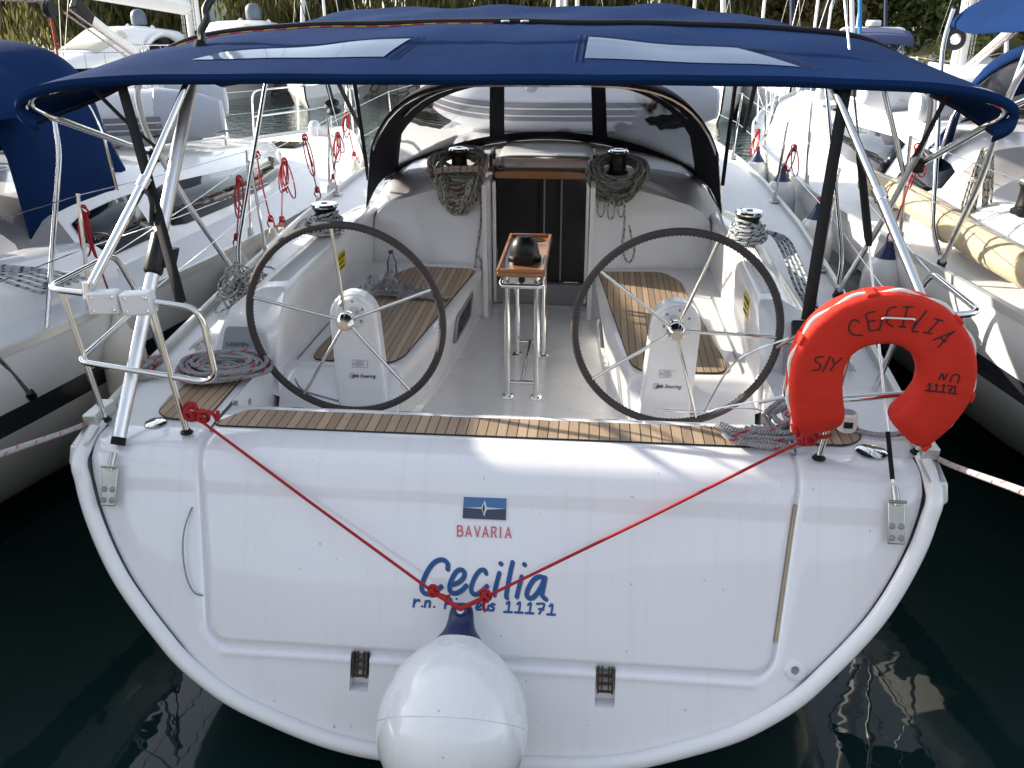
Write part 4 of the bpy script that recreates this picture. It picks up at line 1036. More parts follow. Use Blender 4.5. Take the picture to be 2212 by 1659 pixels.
# big round fender hung over the transom
def ray_off(px, py, off):
    d = FWD+RGT*(px-PXW/2)/FPX-UPV*(py-PXH/2)/FPX; k = KR; c0 = -.05-k*1.12-off*math.sqrt(1+k*k)
    t = (c0+k*CAM[2]-CAM[1])/(d[1]-k*d[2]); return CAM+d*t
C = ray_off(977, 1573, .246); RF = 164/FPX*np.dot(C-CAM, FWD); E_ = ray_off(997, 1322, .085); AX = nrm(E_-C); LF = np.linalg.norm(E_-C)
fd = wthing("ball_fender", "big white ball fender with dark blue eye hanging in front of the transom", "fender", C-V(0, 0, RF))
hq = LF/1.55                                                # profile heights as seen, in ball radii
pr_ = [(RF*math.cos(a), RF*math.sin(a)) for a in np.linspace(-math.pi/2, rad(12), 24)]
pr_ += [(RF*r, hq*h) for r, h in ((.963, .33), (.93, .44), (.868, .585), (.79, .71), (.69, .835), (.58, .945), (.475, 1.025), (.385, 1.09), (.315, 1.15), (.295, 1.17))]
m = MB().lathe(pr_, C, AX, 48); body = m.build("fender_body", FENDW, fd, angle=50)
m = MB(); m.tube([C+(np.cross(AX, V(1, 0, 0))*0+V(0, 0, 0))], .001) if 0 else None
XX = nrm(np.cross(AX, V(0, 1, 0))); YY = np.cross(AX, XX)
m.tube([C+(XX*math.cos(a)+YY*math.sin(a))*RF*.9990 for a in np.linspace(0, 2*math.pi, 49)[:-1]], .0020, 5, closed=True); m.build("mould_seam", FENDW, body)
m = MB(); bl = [(.306, 1.155), (.302, 1.18), (.245, 1.255), (.205, 1.33), (.182, 1.43), (.172, 1.53), (.150, 1.61), (.10, 1.665), (.001, 1.685)]
rows = []
for r, h in bl:
    q = min(1, max(.42, 1-(h-1.18)*1.2)); rows.append([C+AX*hq*h+(XX*math.cos(2*math.pi*j/28)+YY*math.sin(2*math.pi*j/28)*q)*r*RF for j in range(28)])
m.grid(rows, wrap=True); m.build("fender_eye_end", FENDB, body, angle=60)
ec = C+AX*hq*1.55; fr_ = -YY if YY[1] > 0 else YY
m = MB(); m.tube([ec+fr_*.030+(XX*math.cos(a)+AX*math.sin(a))*.019 for a in np.linspace(0, 6.283, 17)[:-1]], .006, 6, closed=True); m.build("eye_rim", FENDB, body)
m = MB(); m.lathe([(0, .002), (.016, .002)], ec+fr_*.0305, fr_, 16); m.build("eye_hole", WPLAST, body)
# red cord from rail to rail through the fender
A1 = at(412, 893, Y=.06); A2 = at(1748, 945, Y=.04); B1 = ray_off(936, 1279, .09); B2 = ray_off(1048, 1290, .10); EY = ec+fr_*.037
cord = wthing("red_cord", "red cord tied to both stern rails in a vee holding up the ball fender", "cord", EY)
m = MB(); m.tube([A1, (A1+B1)/2-V(0, 0, .004), B1], .0058, 8); m.tube([B1, EY+XX*-.004], .0085, 8); m.tube([A2, (A2+B2)/2-V(0, 0, .006), B2], .0058, 8); m.tube([B2, EY+XX*.004], .0085, 8)
knot(m, B1, .0065, .017); knot(m, B2, .0065, .019); knot(m, A1, .008, .030); knot(m, A1+V(.05, -.01, -.01), .007, .020); knot(m, A2, .008, .030); knot(m, A2+V(-.015, 0, .0), .007, .026)
m.tube(spline([A1, A1+V(.09, -.02, .02), A1+V(.115, -.02, -.015), A1+V(.120, -.02, .025)], 4), .008, 7); m.tube(spline([A2, A2+V(.05, -.01, .01), A2+V(.075, 0, .015)], 4), .008, 7); m.tube(spline([A2+V(-.015, -.02, .1), A2+V(-.03, -.02, .05), A2], 4), .006, 7)
m.tube(spline([B1, B1+V(.05, -.01, -.008), B1+V(.062, -.01, -.002)], 4), .0058, 7); m.tube(spline([B2, B2+V(-.005, -.01, -.035), B2+V(.0, -.01, -.055)], 4), .0058, 7)
m.build("cord", REDROPE, cord)

# ---- ropes
rng = random.Random(3)
def rope(name, label, mb, m, base, group=None):
    t = wthing(name, label, "rope", base, group); mb.build("rope_strands", m, t, angle=180); return t
c = at(478, 803, Z=1.245); m = MB()
for k in range(9):
    ax_, ay = .045+.0200*k, .020+.0145*k
    lay = .012 if k % 3 else .02
    pts = [c+V(-.01*math.cos(k)+ax_*math.cos(a)*(1+.05*math.sin(3*a+k)), ay*math.sin(a)+.02*math.cos(a)*ax_/.2+.01*math.sin(a*2+k), lay*.8+.006*math.sin(a*2+k*1.3)) for a in np.linspace(0, 6.283, 41)[:-1]]
    m.tube(pts, .0100, 8, closed=True)
for k in range(7):
    ax_, ay = .10+.018*k, .070+.011*k
    pts = [c+V(.02+ax_*math.cos(a), ay*math.sin(a)+.015*math.cos(a+k), .036+.004*math.sin(3*a+k)-.012*(k == 6)+.012*(k % 2)) for a in np.linspace(0, 6.283, 41)[:-1]]
    m.tube(pts, .0100, 8, closed=True)
m.tube(spline([c+V(-.22, -.03, 0), c+V(-.30, -.06, -.012), c+V(-.36, -.08, -.015), c+V(-.40, -.06, -.02)], 5), .0115, 8)
for q in range(4):
    b = c+V(-.36, .02, .0); m.tube(spline([b+V(rng.uniform(-.08, .06), rng.uniform(-.05, .08), rng.uniform(0, .03)) for _ in range(6)], 5), .0115, 8)
rope("coiled_rope", "grey rope with red flecks coiled flat on the port stern deck", m, R_GREYRED, c)

c = at(1660, 930, Z=1.225); m = MB()
def zl(l, z=1.232): return spline([at(*p, Z=z+rng.uniform(0, .012)) for p in l], 6)
for l in ([(1800, 905), (1735, 880), (1700, 878), (1660, 905), (1690, 935), (1745, 930)], [(1545, 920), (1585, 940), (1640, 945), (1700, 948), (1745, 938)], [(1555, 916), (1600, 932), (1660, 936), (1720, 932), (1740, 920)],
          [(1610, 925), (1640, 932), (1680, 928), (1720, 905), (1740, 880)], [(1622, 922), (1650, 930), (1700, 915), (1725, 890)], [(1640, 930), (1600, 950), (1640, 962), (1700, 966), (1760, 950)], [(1665, 930), (1650, 900), (1680, 870), (1710, 850), (1735, 860), (1745, 890)],
          [(1700, 965), (1650, 955), (1590, 955), (1562, 935)], [(1790, 915), (1850, 930), (1900, 940), (1960, 935)], [(1690, 880), (1670, 895), (1690, 915), (1730, 915), (1745, 895), (1720, 880)]):
    m.tube(zl(l), .0115, 8)
for k in range(5):
    a0 = rng.uniform(0, 6.28); m.tube([c+V(.17+.09*math.cos(a+a0), .03+.05*math.sin(a), .03+.03*k*.4+.01*math.sin(3*a)) for a in np.linspace(0, 5, 26)], .0115, 8)
rope("tangled_rope", "grey rope with red flecks tangled in a heap on the starboard stern teak", m, R_GREYRED, c)

m = MB(); c = V(-1.58, 1.62, 1.26)
for k in range(26):
    a0 = rng.uniform(0, 6.28); r1, r2 = rng.uniform(.04, .10), rng.uniform(.04, .13)
    o = c+V(rng.uniform(-.05, .07), rng.uniform(-.14, .14), rng.uniform(0, .11))
    tl = rng.uniform(-.8, .8)
    m.tube([o+V(r1*math.cos(a+a0), r2*math.sin(a), r1*.6*math.sin(a+tl)) for a in np.linspace(0, 5.6, 22)], .0055, 6)
rope("heaped_rope", "thin white rope with black flecks heaped on the port sidedeck beside the coaming", m, R_WHITEBLACK, c)

def wraps(m, c, r, z0, n, dz, rr=.0085, jit=.006):
    pts = []
    for k in range(n*18+1):
        a = 2*math.pi*k/18; e = r*(1+.10*math.sin(a*.37))+rng.uniform(-jit, jit)
        pts.append(c+V(e*math.cos(a), e*math.sin(a), z0+dz*k/18+.012*math.sin(a)))
    m.tube(pts, rr, 7)
for key, s in (('pw', -1), ('sw', 1)):
    c = WCH[key]; m = MB()
    wraps(m, c, .070, .035, 5, .016); wraps(m, c, .088, .028, 4, .017); wraps(m, c+V(-s*.0, -.01, 0), .104, .02, 3, .015)
    m.tube(spline([c+V(s*.07, .03, .07), c+V(s*.02, -.08, .115), c+V(-s*.06, -.05, .135), c+V(-s*.06, .06, .12)], 6), .0085, 7)
    for k in range(4 if s > 0 else 7):
        q = k*.022
        m.tube(spline([c+V(s*.10, -.02, .07), c+V(s*(.15+q), -.05, .035), c+V(s*(.19+q), -.18-q, -.04), c+V(s*(.22+q), -.36-.05*k, -.14), c+V(s*(.26+q*.6), -.50-.04*k, -.21)] if s > 0 else
                      [c+V(.03-.02*k, -.09, .05), c+V(-.02-.022*k, -.13, .02+.004*k), c+V(-.10-.01*k, -.10+.02*k, .06), c+V(-.10, .05, .09)], 6), .0085, 7)
    rope("winch_rope", "white and dark blue sheet wound round the port cockpit winch" if s < 0 else "white and dark blue sheet wound round the starboard cockpit winch, tail trailing aft", m, R_WHITEBLUE, c, "sheets wound on the cockpit winches")
# halyard coils hung on the cabin top winches
def hank(c, n, w0, w1, drop0, drop1, r, lean, mb, seedv):
    g = random.Random(seedv)
    for k in range(n):
        w = g.uniform(w0, w1); d = g.uniform(drop0, drop1); ph = g.uniform(-.25, .25); zz = g.uniform(-.01, .045); yo_ = g.uniform(-.05, .02)
        pts = []
        for a in np.linspace(0, 2*math.pi, 31)[:-1]:
            x = w*math.sin(a+ph*.4); up = math.cos(a)
            z = .05+zz+(.04*up if up > 0 else d*up*(1+.08*math.sin(3*a+k)))
            y = -.055-(.06 if up < 0 else -.13*up)+yo_*.6+.02*math.sin(2*a+k)
            pts.append(c+V(x+lean*(-z), y, z))
        mb.tube(pts, r, 6, closed=True)
c = WCH['pc']; m = MB(); hank(c, 13, .13, .20, .12, .22, .0088, -.05, m, 5)
for k in range(3): m.tube(spline([c+V(-.20, -.10, .0+.01*k), c+V(-.05, -.16, .03+.012*k), c+V(.12, -.15, .035+.012*k), c+V(.20, -.10, .03+.012*k)], 6), .0085, 6)
tail = [V(c[0]+dx, 2.70+(z-1.15)*.6-.025 if z > 1.15 else 2.675, z) for dx, z in ((.15, 1.62), (.165, 1.48), (.16, 1.34), (.145, 1.22), (.14, 1.14), (.125, 1.06))]
tail[0] = c+V(.14, -.13, -.05)
m.tube(spline(tail, 6), .0080, 7); m.tube(spline([tail[3], tail[3]+V(.035, -.02, -.04), tail[3]+V(.03, -.02, -.12)], 5), .008, 7)
t = rope("halyard_coil", "white rope with red flecks hung in a coil over the port cabin top winch", m, R_WHITERED, c-V(0, .1, .2))
m = MB(); hank(c+V(-.0, -.05, -.10), 15, .07, .14, .12, .23, .0085, -.05, m, 9); m.build("rope_lower_strands", R_WHITEBLACK, t, angle=180)
m = MB(); hank(c+V(.02, .02, .02), 6, .10, .15, .04, .10, .008, 0, m, 12); m.build("rope_upper_strands", R_GREY, t, angle=180)
c = WCH['sc']; m = MB(); hank(c+V(.0, 0, -.02), 24, .125, .205, .07, .20, .0092, .0, m, 21)
t = rope("halyard_coil", "plain grey rope hung in a thick round coil over the starboard cabin top winch", m, R_GREY, c-V(0, .1, .2))
m = MB()
for (x, d, w) in ((-.10, .20, .022), (-.035, .215, .022), (.03, .20, .02)):
    m.tube([c+V(x+w*math.sin(a), -.225, -.125-(d-.10)*(1-math.cos(a))/1.8) for a in np.linspace(0, 6.28, 19)[:-1]], .0055, 6, closed=True)
m.tube(spline([c+V(.05, -.20, -.15), c+V(.055, -.28, -.30), c+V(.045, -.33, -.42), c+V(.09, -.36, -.50), c+V(.125, -.33, -.44), c+V(.10, -.30, -.34), c+V(.085, -.27, -.28)], 7), .0068, 7)
m.build("rope_tail", R_WHITEBLACK, t, angle=180)
# mooring lines to the quay
for s, l, lab in ((-1, [(240, 862), (197, 889)], "pale mooring line leading from the port stern corner to the quay"), (1, [(2000, 938), (2034, 957)], "pale mooring line leading from the starboard stern corner to the quay")):
    a = V(s*1.60, .28, 1.235); b = V(s*1.665, .10, 1.222)
    e = at(0, 981, Y=-.75) if s < 0 else at(2212, 1062, Y=-.95)
    e2 = e+(e-b)*1.2
    m = MB(); m.tube(spline([a, b, e-V(0, 0, .0), e2], 8), .0105, 8)
    rope("mooring_line", lab, m, R_MOOR, b, "mooring lines at the stern")

# bottle and plastic bag on the port seat
b = at(849, 617, Z=1.152); bt = wthing("water_bottle", "clear plastic water bottle with blue cap standing on the port cockpit seat", "bottle", b)
m = MB(); m.lathe([(.0, .0), (.030, .0), (.032, .006), (.032, .05), (.029, .06), (.032, .07), (.032, .12), (.030, .128), (.032, .136), (.030, .155), (.018, .185), (.0125, .20), (.0125, .21)], b, (0, 0, 1), 20); o = m.build("bottle_body", PET, bt)
m = MB(); m.lathe([(.0145, .205), (.0150, .207), (.0150, .222), (.013, .225), (0, .225)], b, (0, 0, 1), 16); m.build("bottle_cap", FENDB, bt)
m = MB(); c = at(870, 635, Z=1.165); g = np.random.RandomState(4)
bgt = wthing("plastic_bag", "crumpled clear plastic bag lying on the edge of the port cockpit seat", "plastic bag", c)
for k, (w, l, ox, oy, h) in enumerate(((.34, .16, -.02, 0, .05), (.30, .07, .14, -.06, .02), (.20, .16, -.14, .06, .09))):
    N = 18; hz = g.rand(N, N); hz = (hz+np.roll(hz, 1, 0)+np.roll(hz, 1, 1)+np.roll(hz, -1, 0)+np.roll(hz, -1, 1))/5
    rows = [[c+V(ox+w*(i/(N-1)-.5)+.03*(hz[j, i]-.5), oy+l*(j/(N-1)-.5)+.03*(hz[i, j]-.5), .006+h*(hz[i, j]**2)*2.2*math.sin(math.pi*min(1, max(.08, j/(N-1))))) for i in range(N)] for j in range(N)]
    m.grid(rows)
m.build("bag_film", BAG, bgt, angle=25)

# ================================================================== rubber dinghies on the foredecks
def dinghy(name, label, loc, rz, L=2.5, W=1.45, r=.215, group=None, tilt=0.0, crown=0.0):
    t = thing(name, label, "dinghy", loc, rz, group)
    hw_ = W/2-r
    path = [V(-L/2, -hw_, r), V(L*.15, -hw_, r), V(L*.36, -hw_*.72, r+.04), V(L*.47, 0, r+.10), V(L*.36, hw_*.72, r+.04), V(L*.15, hw_, r), V(-L/2, hw_, r)]
    p = spline(path, 8); m = MB(); m.tube(p, r, 22, caps=False); tb_ = m.build("dinghy_tube", TUBEGREY, t)
    for s in (-1, 1):
        m = MB(); m.lathe([(r*.97, -.05), (r*1.035, -.035), (r*1.03, 0), (r*.93, .14), (r*.74, .34), (r*.52, .46)], V(-L/2, s*hw_, r), (-1, 0, 0), 22); cn = m.build("tube_cone", TUBEDARK, tb_)
        m = MB(); m.lathe([(r*.52, .46), (r*.50, .48), (.03, .49), (.0, .49)], V(-L/2, s*hw_, r), (-1, 0, 0), 22); m.build("cone_cap", TUBEGREY, cn)
    m = MB()
    rr = []
    for i, q in enumerate(p):
        d = nrm(p[min(i+1, len(p)-1)]-p[max(i-1, 0)]); o = V(d[1], -d[0], 0)
        rr.append([q+o*(r*math.cos(a)+.008)+V(0, 0, r*math.sin(a)) for a in (rad(8), rad(-2), rad(-5), rad(-16), rad(-19), rad(-29))])
    m.grid(rr, skip=lambda i, j: False); st = m.build("rubbing_strake", STRAKE, tb_)
    m = MB(); m.grid([[a+nrm(V(a[0]-q[0], a[1]-q[1], 0)+1e-6)*.004 for a in (x[1], x[2])] for x, q in zip(rr, p)]); m.grid([[a+nrm(V(a[0]-q[0], a[1]-q[1], 0)+1e-6)*.004 for a in (x[3], x[4])] for x, q in zip(rr, p)]); m.build("strake_stripe", TUBEGREY, st)
    m = MB(); m.box(V(-L/2+.12, 0, r+.05), (.04, 2*hw_, .40)); tr_ = m.build("dinghy_transom", WPLAST, t, bevel=.01)
    m = MB(); m.box(V(-L/2+.095, 0, r+.14), (.012, .25, .20)); m.build("motor_pad", TUBEGREY, tr_)
    m = MB(); m.grid([[V(-L/2+.1+(L*.85)*i/6, y*hw_*(1 if i < 4 else 1-(i-3)*.28), .06) for y in (-1, 0, 1)] for i in range(7)]); m.build("dinghy_floor", TUBEDARK, t)
    m = MB(); m.box(V(.15, 0, 2*r-.05), (.22, 2*hw_, .03)); m.build("thwart", WPLAST, t, bevel=.006)
    for s in (-1, 1):
        m = MB(); m.lathe([(.0, .012), (.04, .010), (.06, .0)], V(.1, s*(hw_+r*.75), r+r*.66), (0, s*.75, .66), 16); m.build("grip_patch", TUBEDARK, tb_)
    return t
dinghy("rubber_dinghy", "grey rubber dinghy lying across the foredeck seen through the spray hood panes", (-.08, 4.85, 1.765), rad(182), 1.75, 1.35, .225)
# ================================================================== the two yachts alongside
def hull_striped(name, base, bands):
    m = bpy.data.materials.new(name); m.use_nodes = True; nt = m.node_tree; b = nt.nodes["Principled BSDF"]
    tc = nt.nodes.new("ShaderNodeTexCoord"); sx = nt.nodes.new("ShaderNodeSeparateXYZ"); nt.links.new(tc.outputs["Object"], sx.inputs[0])
    ns = nt.nodes.new("ShaderNodeTexNoise"); ns.inputs["Scale"].default_value = 2.5; ns.inputs["Detail"].default_value = 7; nt.links.new(tc.outputs["Object"], ns.inputs["Vector"])
    cr = nt.nodes.new("ShaderNodeValToRGB"); cr.color_ramp.interpolation = 'CONSTANT'
    e = cr.color_ramp.elements
    e[0].position = 0; e[0].color = (*bands[0][1], 1); e[1].position = bands[1][0]; e[1].color = (*bands[1][1], 1)
    for z, c in bands[2:]:
        q = e.new(z); q.color = (*c, 1)
    md = nt.nodes.new("ShaderNodeMapRange"); md.inputs["From Min"].default_value = -.5; md.inputs["From Max"].default_value = 1.5; nt.links.new(sx.outputs[2], md.inputs[0]); nt.links.new(md.outputs[0], cr.inputs[0])
    mx = nt.nodes.new("ShaderNodeMix"); mx.data_type = 'RGBA'; mx.blend_type = 'MULTIPLY'; mx.inputs[0].default_value = .10
    nt.links.new(cr.outputs[0], mx.inputs[6]); nt.links.new(ns.outputs["Fac"], mx.inputs[7]); nt.links.new(mx.outputs[2], b.inputs["Base Color"])
    b.inputs["Roughness"].default_value = .25; b.inputs["Coat Weight"].default_value = .4
    return m
zz = lambda z: (z+.5)/2.0
HULLN = hull_striped("hull_white_dark_band", (.76, .75, .74), [(0, (.015, .018, .022)), (zz(.10), (.70, .69, .68)), (zz(.16), (.86, .85, .84)), (zz(.79), (.035, .037, .045)), (zz(.93), (.86, .85, .84))])
def neighbour(name, label, loc, yaw, pit, sc, bz=0.0, **kw):
    r = thing(name, label, "sailing yacht", loc, yaw); r.rotation_euler = (pit, 0, yaw); r.scale = (sc, sc, sc)
    hull_and_deck(r, HULLN, False); coamings(r); cabin(r, False); dodger(r, False, **kw); bimini(r, False, bz); 
    for sd in (-1, 1):
        frame(r, sd, False).location.z = -.28 if bz else 0
    m = MB(); m.grid([[V(x, y, .80) for x in (-1.14, 0, 1.14)] for y in (.1, 3.05)]); m.build("cockpit_sole", DECK, r)
    for s in (-1, 1):
        m = MB(); m.grid([[V(s*x, y, z) for x, z in ((1.13, 1.15), (.45, 1.15), (.42, .80))] for y in (.56, 2.72)]); m.build("cockpit_seat", WHITE, r)
        for k in ('pw', 'sw'):
            if (WCH[k][0] < 0) == (s < 0):
                w = MB(); c = WCH[k]; w.lathe([(.085, 0), (.085, .02), (.068, .03), (.06, .07), (.057, .11), (.06, .14), (.075, .16), (.03, .165)], c, (0, 0, 1), 20); o = w.build("winch", BLKPL, r)
                w = MB(); w.lathe([(.076, .160), (.08, .170), (.07, .185), (.001, .19)], c, (0, 0, 1), 20); w.build("winch_cap", STEEL, o)
        for y in (2.5, 4.35, 6.2, 8.0, 9.5):
            b = V(s*(beam(y)-.05), y, sheer(y)+.01)
            m = MB(); m.tube([b, b+V(s*.02, 0, .36), b+V(s*.035, 0, .62)], [.0115, .0105, .009], 8); st = m.build("stanchion", STEEL, r)
            m = MB(); m.box(b+V(0, 0, .035), (.035, .05, .09), taper=.7); m.build("stanchion_base", CASTALU, st, bevel=.004)
        m = MB()
        for h, z0 in ((.61, 1.785), (.34, 1.52)):
            pts = [V(s*1.70, .62, z0)]+[V(s*(beam(y)-.05+.035*h/.62), y, sheer(y)+.01+h) for y in (2.5, 4.35, 6.2, 8.0, 9.5)]+[V(s*.40, 10.7, sheer(10.7)+.02+h)]
            for p, q in zip(pts[:-1], pts[1:]): m.tube([p, (p+q)/2-V(0, 0, .01), q], .003, 5, caps=False)
        m.build("lifeline", STEEL, r)
        m = MB(); m.tube(fillet([V(s*.75, 10.0, sheer(10)), V(s*.72, 10.0, 1.95), V(s*.12, 11.35, 2.0), V(s*.10, 11.2, 1.4)], .12), .0125, 8); m.tube([V(s*.735, 10.0, 1.62), V(s*.11, 11.3, 1.68)], .0125, 8); m.tube([V(s*.40, 10.7, 1.38), V(s*.38, 10.72, 1.97)], .0125, 8); m.build("bow_rail", STEEL, r)
        m = MB(); m.tube(fillet([V(s*1.60, .72, 1.22), V(s*1.70, .62, 1.787), V(s*1.71, .12, 1.790), V(s*1.09, .08, 1.742), V(s*1.065, .07, 1.47), V(s*1.63, .10, 1.50)], [0, .07, .07, .07, .06, 0]), .0125, 10); m.build("pushpit_rail", STEEL, r)
        m = MB(); m.tube(fillet([V(s*.86, 4.6, 1.73), V(s*.86, 4.6, 1.82), V(s*.80, 6.1, 1.77), V(s*.80, 6.1, 1.69)], .04), .012, 8); m.build("grab_rail", STEEL, r)
        m = MB(); m.tube([V(s*.62, 5.1, 1.852), V(s*.58, 6.9, 1.75)], .016, 6, flat=V(0, 0, 1), fk=.7); m.box(V(s*.60, 6.0, 1.825), (.05, .14, .05)); m.build("sheet_track", BLKPL, r)
    m = MB(); m.box(V(0, 6.6, 1.775), (.52, .52, .03), ax=(V(1, 0, 0), V(0, 1, -.10), V(0, .1, 1))); m.build("deck_hatch", SMOKED, r, bevel=.01)
    m = MB(); m.box(V(0, 9.2, 1.36), (.46, .46, .03)); m.build("deck_hatch", SMOKED, r, bevel=.01)
    m = MB(); m.lathe([(.09, 0), (.09, .12), (.07, .16), (.05, .20), (.0, .20)], V(0, 10.3, 1.36), (0, 0, 1), 16); m.box(V(.14, 10.3, 1.42), (.16, .12, .12)); m.build("windlass", CASTALU, r, bevel=.01)
    m = MB(); m.tube([V(0, 11.25, 1.42), V(0, 5.9, 9)], .006, 5); m.tube([V(0, 11.05, 1.75), V(0, 10.4, 2.8)], .035, 8); m.lathe([(.10, 0), (.11, .02), (.06, .05), (.06, .10), (.11, .13), (.10, .15)], V(0, 11.08, 1.62), (0, -.38, .75), 14); m.build("forestay", BLKPL, r)
    return r
def rig(r, y=5.75, boom=True, mast_x=0.0, hb=2.92):
    m = MB(); m.tube([V(mast_x, y, 1.78), V(mast_x, y-.12, 9)], .088, 18, flat=V(1, 0, 0), fk=.68); ms = m.build("mast", MASTP, r)
    m = MB(); m.box(V(mast_x+.065, y-.10, 2.55), (.025, .07, .22)); m.box(V(mast_x-.065, y-.10, 2.30), (.025, .07, .20)); m.build("mast_clutch", BLKPL, ms, bevel=.006)
    m = MB()
    for dx in (-.07, -.05, .05, .075): m.tube([V(mast_x+dx, y-.10, 1.85), V(mast_x+dx*.8, y-.2, 8)], .006, 5)
    m.build("halyard", R_WHITEBLACK, ms)
    if boom:
        m = MB(); m.tube([V(mast_x, y-.12, hb), V(mast_x, y-4.0, hb+.2)], .075, 16, flat=V(1, 0, 0), fk=.7); m.build("boom", MASTP, ms)
        m = MB(); m.tube([V(mast_x, y-.15, 1.98), V(mast_x, y-1.9, hb-.05)], .034, 12); kk = m.build("boom_vang", MASTP, ms)
        m = MB(); m.box(V(mast_x, y-1.82, hb-.09), (.07, .22, .10), ax=(V(1, 0, 0), V(0, -.78, .62), V(0, .62, .78))); m.build("vang_end", BLKPL, kk, bevel=.01)
        m = MB(); m.tube([V(mast_x-.03, y-.12, 1.95), V(mast_x-.04, y-2.0, hb-.1)], .008, 6); m.tube([V(mast_x+.03, y-.12, 1.97), V(mast_x+.04, y-2.05, hb-.08)], .008, 6); m.build("vang_line", R_WHITERED, kk)
    for s in (-1, 1):
        m = MB(); m.tube([V(s*1.70, y+.05, 1.30), V(s*.9, y, 7)], .004, 5); m.tube([V(s*1.62, y-.25, 1.30), V(s*.5, y, 6)], .004, 5); m.tube([V(s*1.70, y+.05, 1.30), V(s*1.60, y+.04, 1.75)], .010, 6); m.build("shroud", STEEL, ms)
MASTP = mat("mast_painted_white", (.74, .74, .72), .35, metal=.15)
LB = neighbour("sailing_yacht", "white sailing yacht along our port side with navy spray hood and long dark cabin window", (-4.187, -1.168, .175), rad(-4.0), rad(-3.0), 1.0, -.22, sx=.92, dy=.95, top=1.33, side=.9)
RB = neighbour("sailing_yacht", "white sunlit sailing yacht along our starboard side with pale hull and dark stripe", (4.364, .165, .044), rad(3.4), rad(-1.3), 1.088, 0.0, dy=.55)
rig(LB, 7.3, hb=2.87); rig(RB, 6.2)
def l2w(r, p): 
    bpy.context.view_layer.update(); return np.array(r.matrix_world @ Vector(tuple(map(float, p))))

# block and sheet hanging from the port yacht's boom
m = MB(); m.lathe([(.0, -.03), (.055, -.03), (.06, -.012), (.05, 0), (.06, .012), (.055, .03), (0, .03)], V(.12, 4.9, 2.78), (1, 0, 0), 18); bk = m.build("sheet_block", BLKPL, LB)
m = MB(); m.tube([V(.12, 4.9, 2.83), V(-1.6, 4.2, 2.95)], .010, 7); m.tube([V(.10, 4.9, 2.83), V(-1.6, 4.15, 2.90)], .010, 7); m.build("boom_sheet", R_WHITERED, bk)
m = MB(); m.tube([V(.12, 4.9, 2.72), V(.13, 4.9, 2.1)], .008, 6); m.build("red_line", REDROPE, bk)
c = V(1.235, 2.17, 1.487); m = MB(); rng.seed(8)
c2 = l2w(LB, c); wraps(m, c2, .070, .035, 5, .016); wraps(m, c2, .088, .028, 4, .017)
for k in range(6): m.tube(spline([c2+V(.06, .05, .05), c2+V(.16+.03*k, .12+.03*k, -.04), c2+V(.30+.02*k, .25+.05*k, -.16), c2+V(.22, .42+.04*k, -.18), c2+V(.08, .30, -.10)], 6), .0085, 7)
rope("winch_rope", "white and dark blue sheet wound round the port yacht's own cockpit winch", m, R_WHITEBLUE, c2, "sheets wound on the cockpit winches")
# hank of rope tied on the starboard yacht's guard wire and a rolled cream awning along its deck
h0 = at(2130, 322, X=2.72); m = MB()
for k in range(9):
    a0 = rng.uniform(-.05, .05); w_ = rng.uniform(.04, .09); L_ = rng.uniform(.42, .56)
    m.tube([h0+V(a0+w_*math.sin(a)*(.25+.75*(1-math.cos(a))/2), .02*math.cos(a+k), -L_*(1-math.cos(a))/2) for a in np.linspace(0, 6.28, 33)[:-1]], .0075, 6, closed=True)
m.tube([h0+V(.055*math.cos(a), .03*math.sin(a), -.17-.006*a/6.28) for a in np.linspace(0, 25, 80)], .0078, 6)
rope("rope_hank", "pale rope tied up in a long hank on the starboard yacht's rail", m, R_WHITEBLACK, h0-V(0, 0, .55))
CRM = mat("cream_awning", (.46, .38, .25), .85, bump=.4, bscale=25, var=.08, vscale=8)
p0, p1 = l2w(RB, (-1.50, 3.9, 1.36)), l2w(RB, (-1.52, .9, 1.36))
aw = wthing("rolled_awning", "cream awning rolled up along the starboard yacht's side deck", "awning", (p0+p1)/2)
m = MB(); m.tube(spline([p0, p0*.7+p1*.3+V(.03, 0, .02), p0*.35+p1*.65+V(-.02, 0, 0), p1], 8), [.03]+[.095]*23+[.04], 14); m.build("awning_roll", CRM, aw)
for q in (.2, .5, .8):
    c = p0*(1-q)+p1*q; m = MB(); m.tube([c+V(.10*math.cos(a), 0, .10*math.sin(a)+.005) for a in np.linspace(0, 6.28, 17)[:-1]], .012, 5, closed=True); m.build("awning_tie", CRM, aw)

# big furling block on the starboard yacht's mast
bpy.context.view_layer.update()
pb = np.array(RB.matrix_world.inverted() @ Vector(at(2062, 84, Y=l2w(RB, (0, 6.05, 2.5))[1]-.12).tolist()))
m = MB(); m.lathe([(.0, -.025), (.085, -.025), (.10, -.012), (.085, 0), (.10, .012), (.085, .025), (.0, .025)], pb, (0, 1, 0), 22); m.box(pb+V(-.03, .02, .14), (.06, .05, .26)); bk = m.build("furling_block", BLKPL, RB)
m = MB(); m.lathe([(.0, .030), (.045, .030), (.05, .024)], pb, (0, -1, 0), 18); m.build("block_sheave", STEEL, bk)
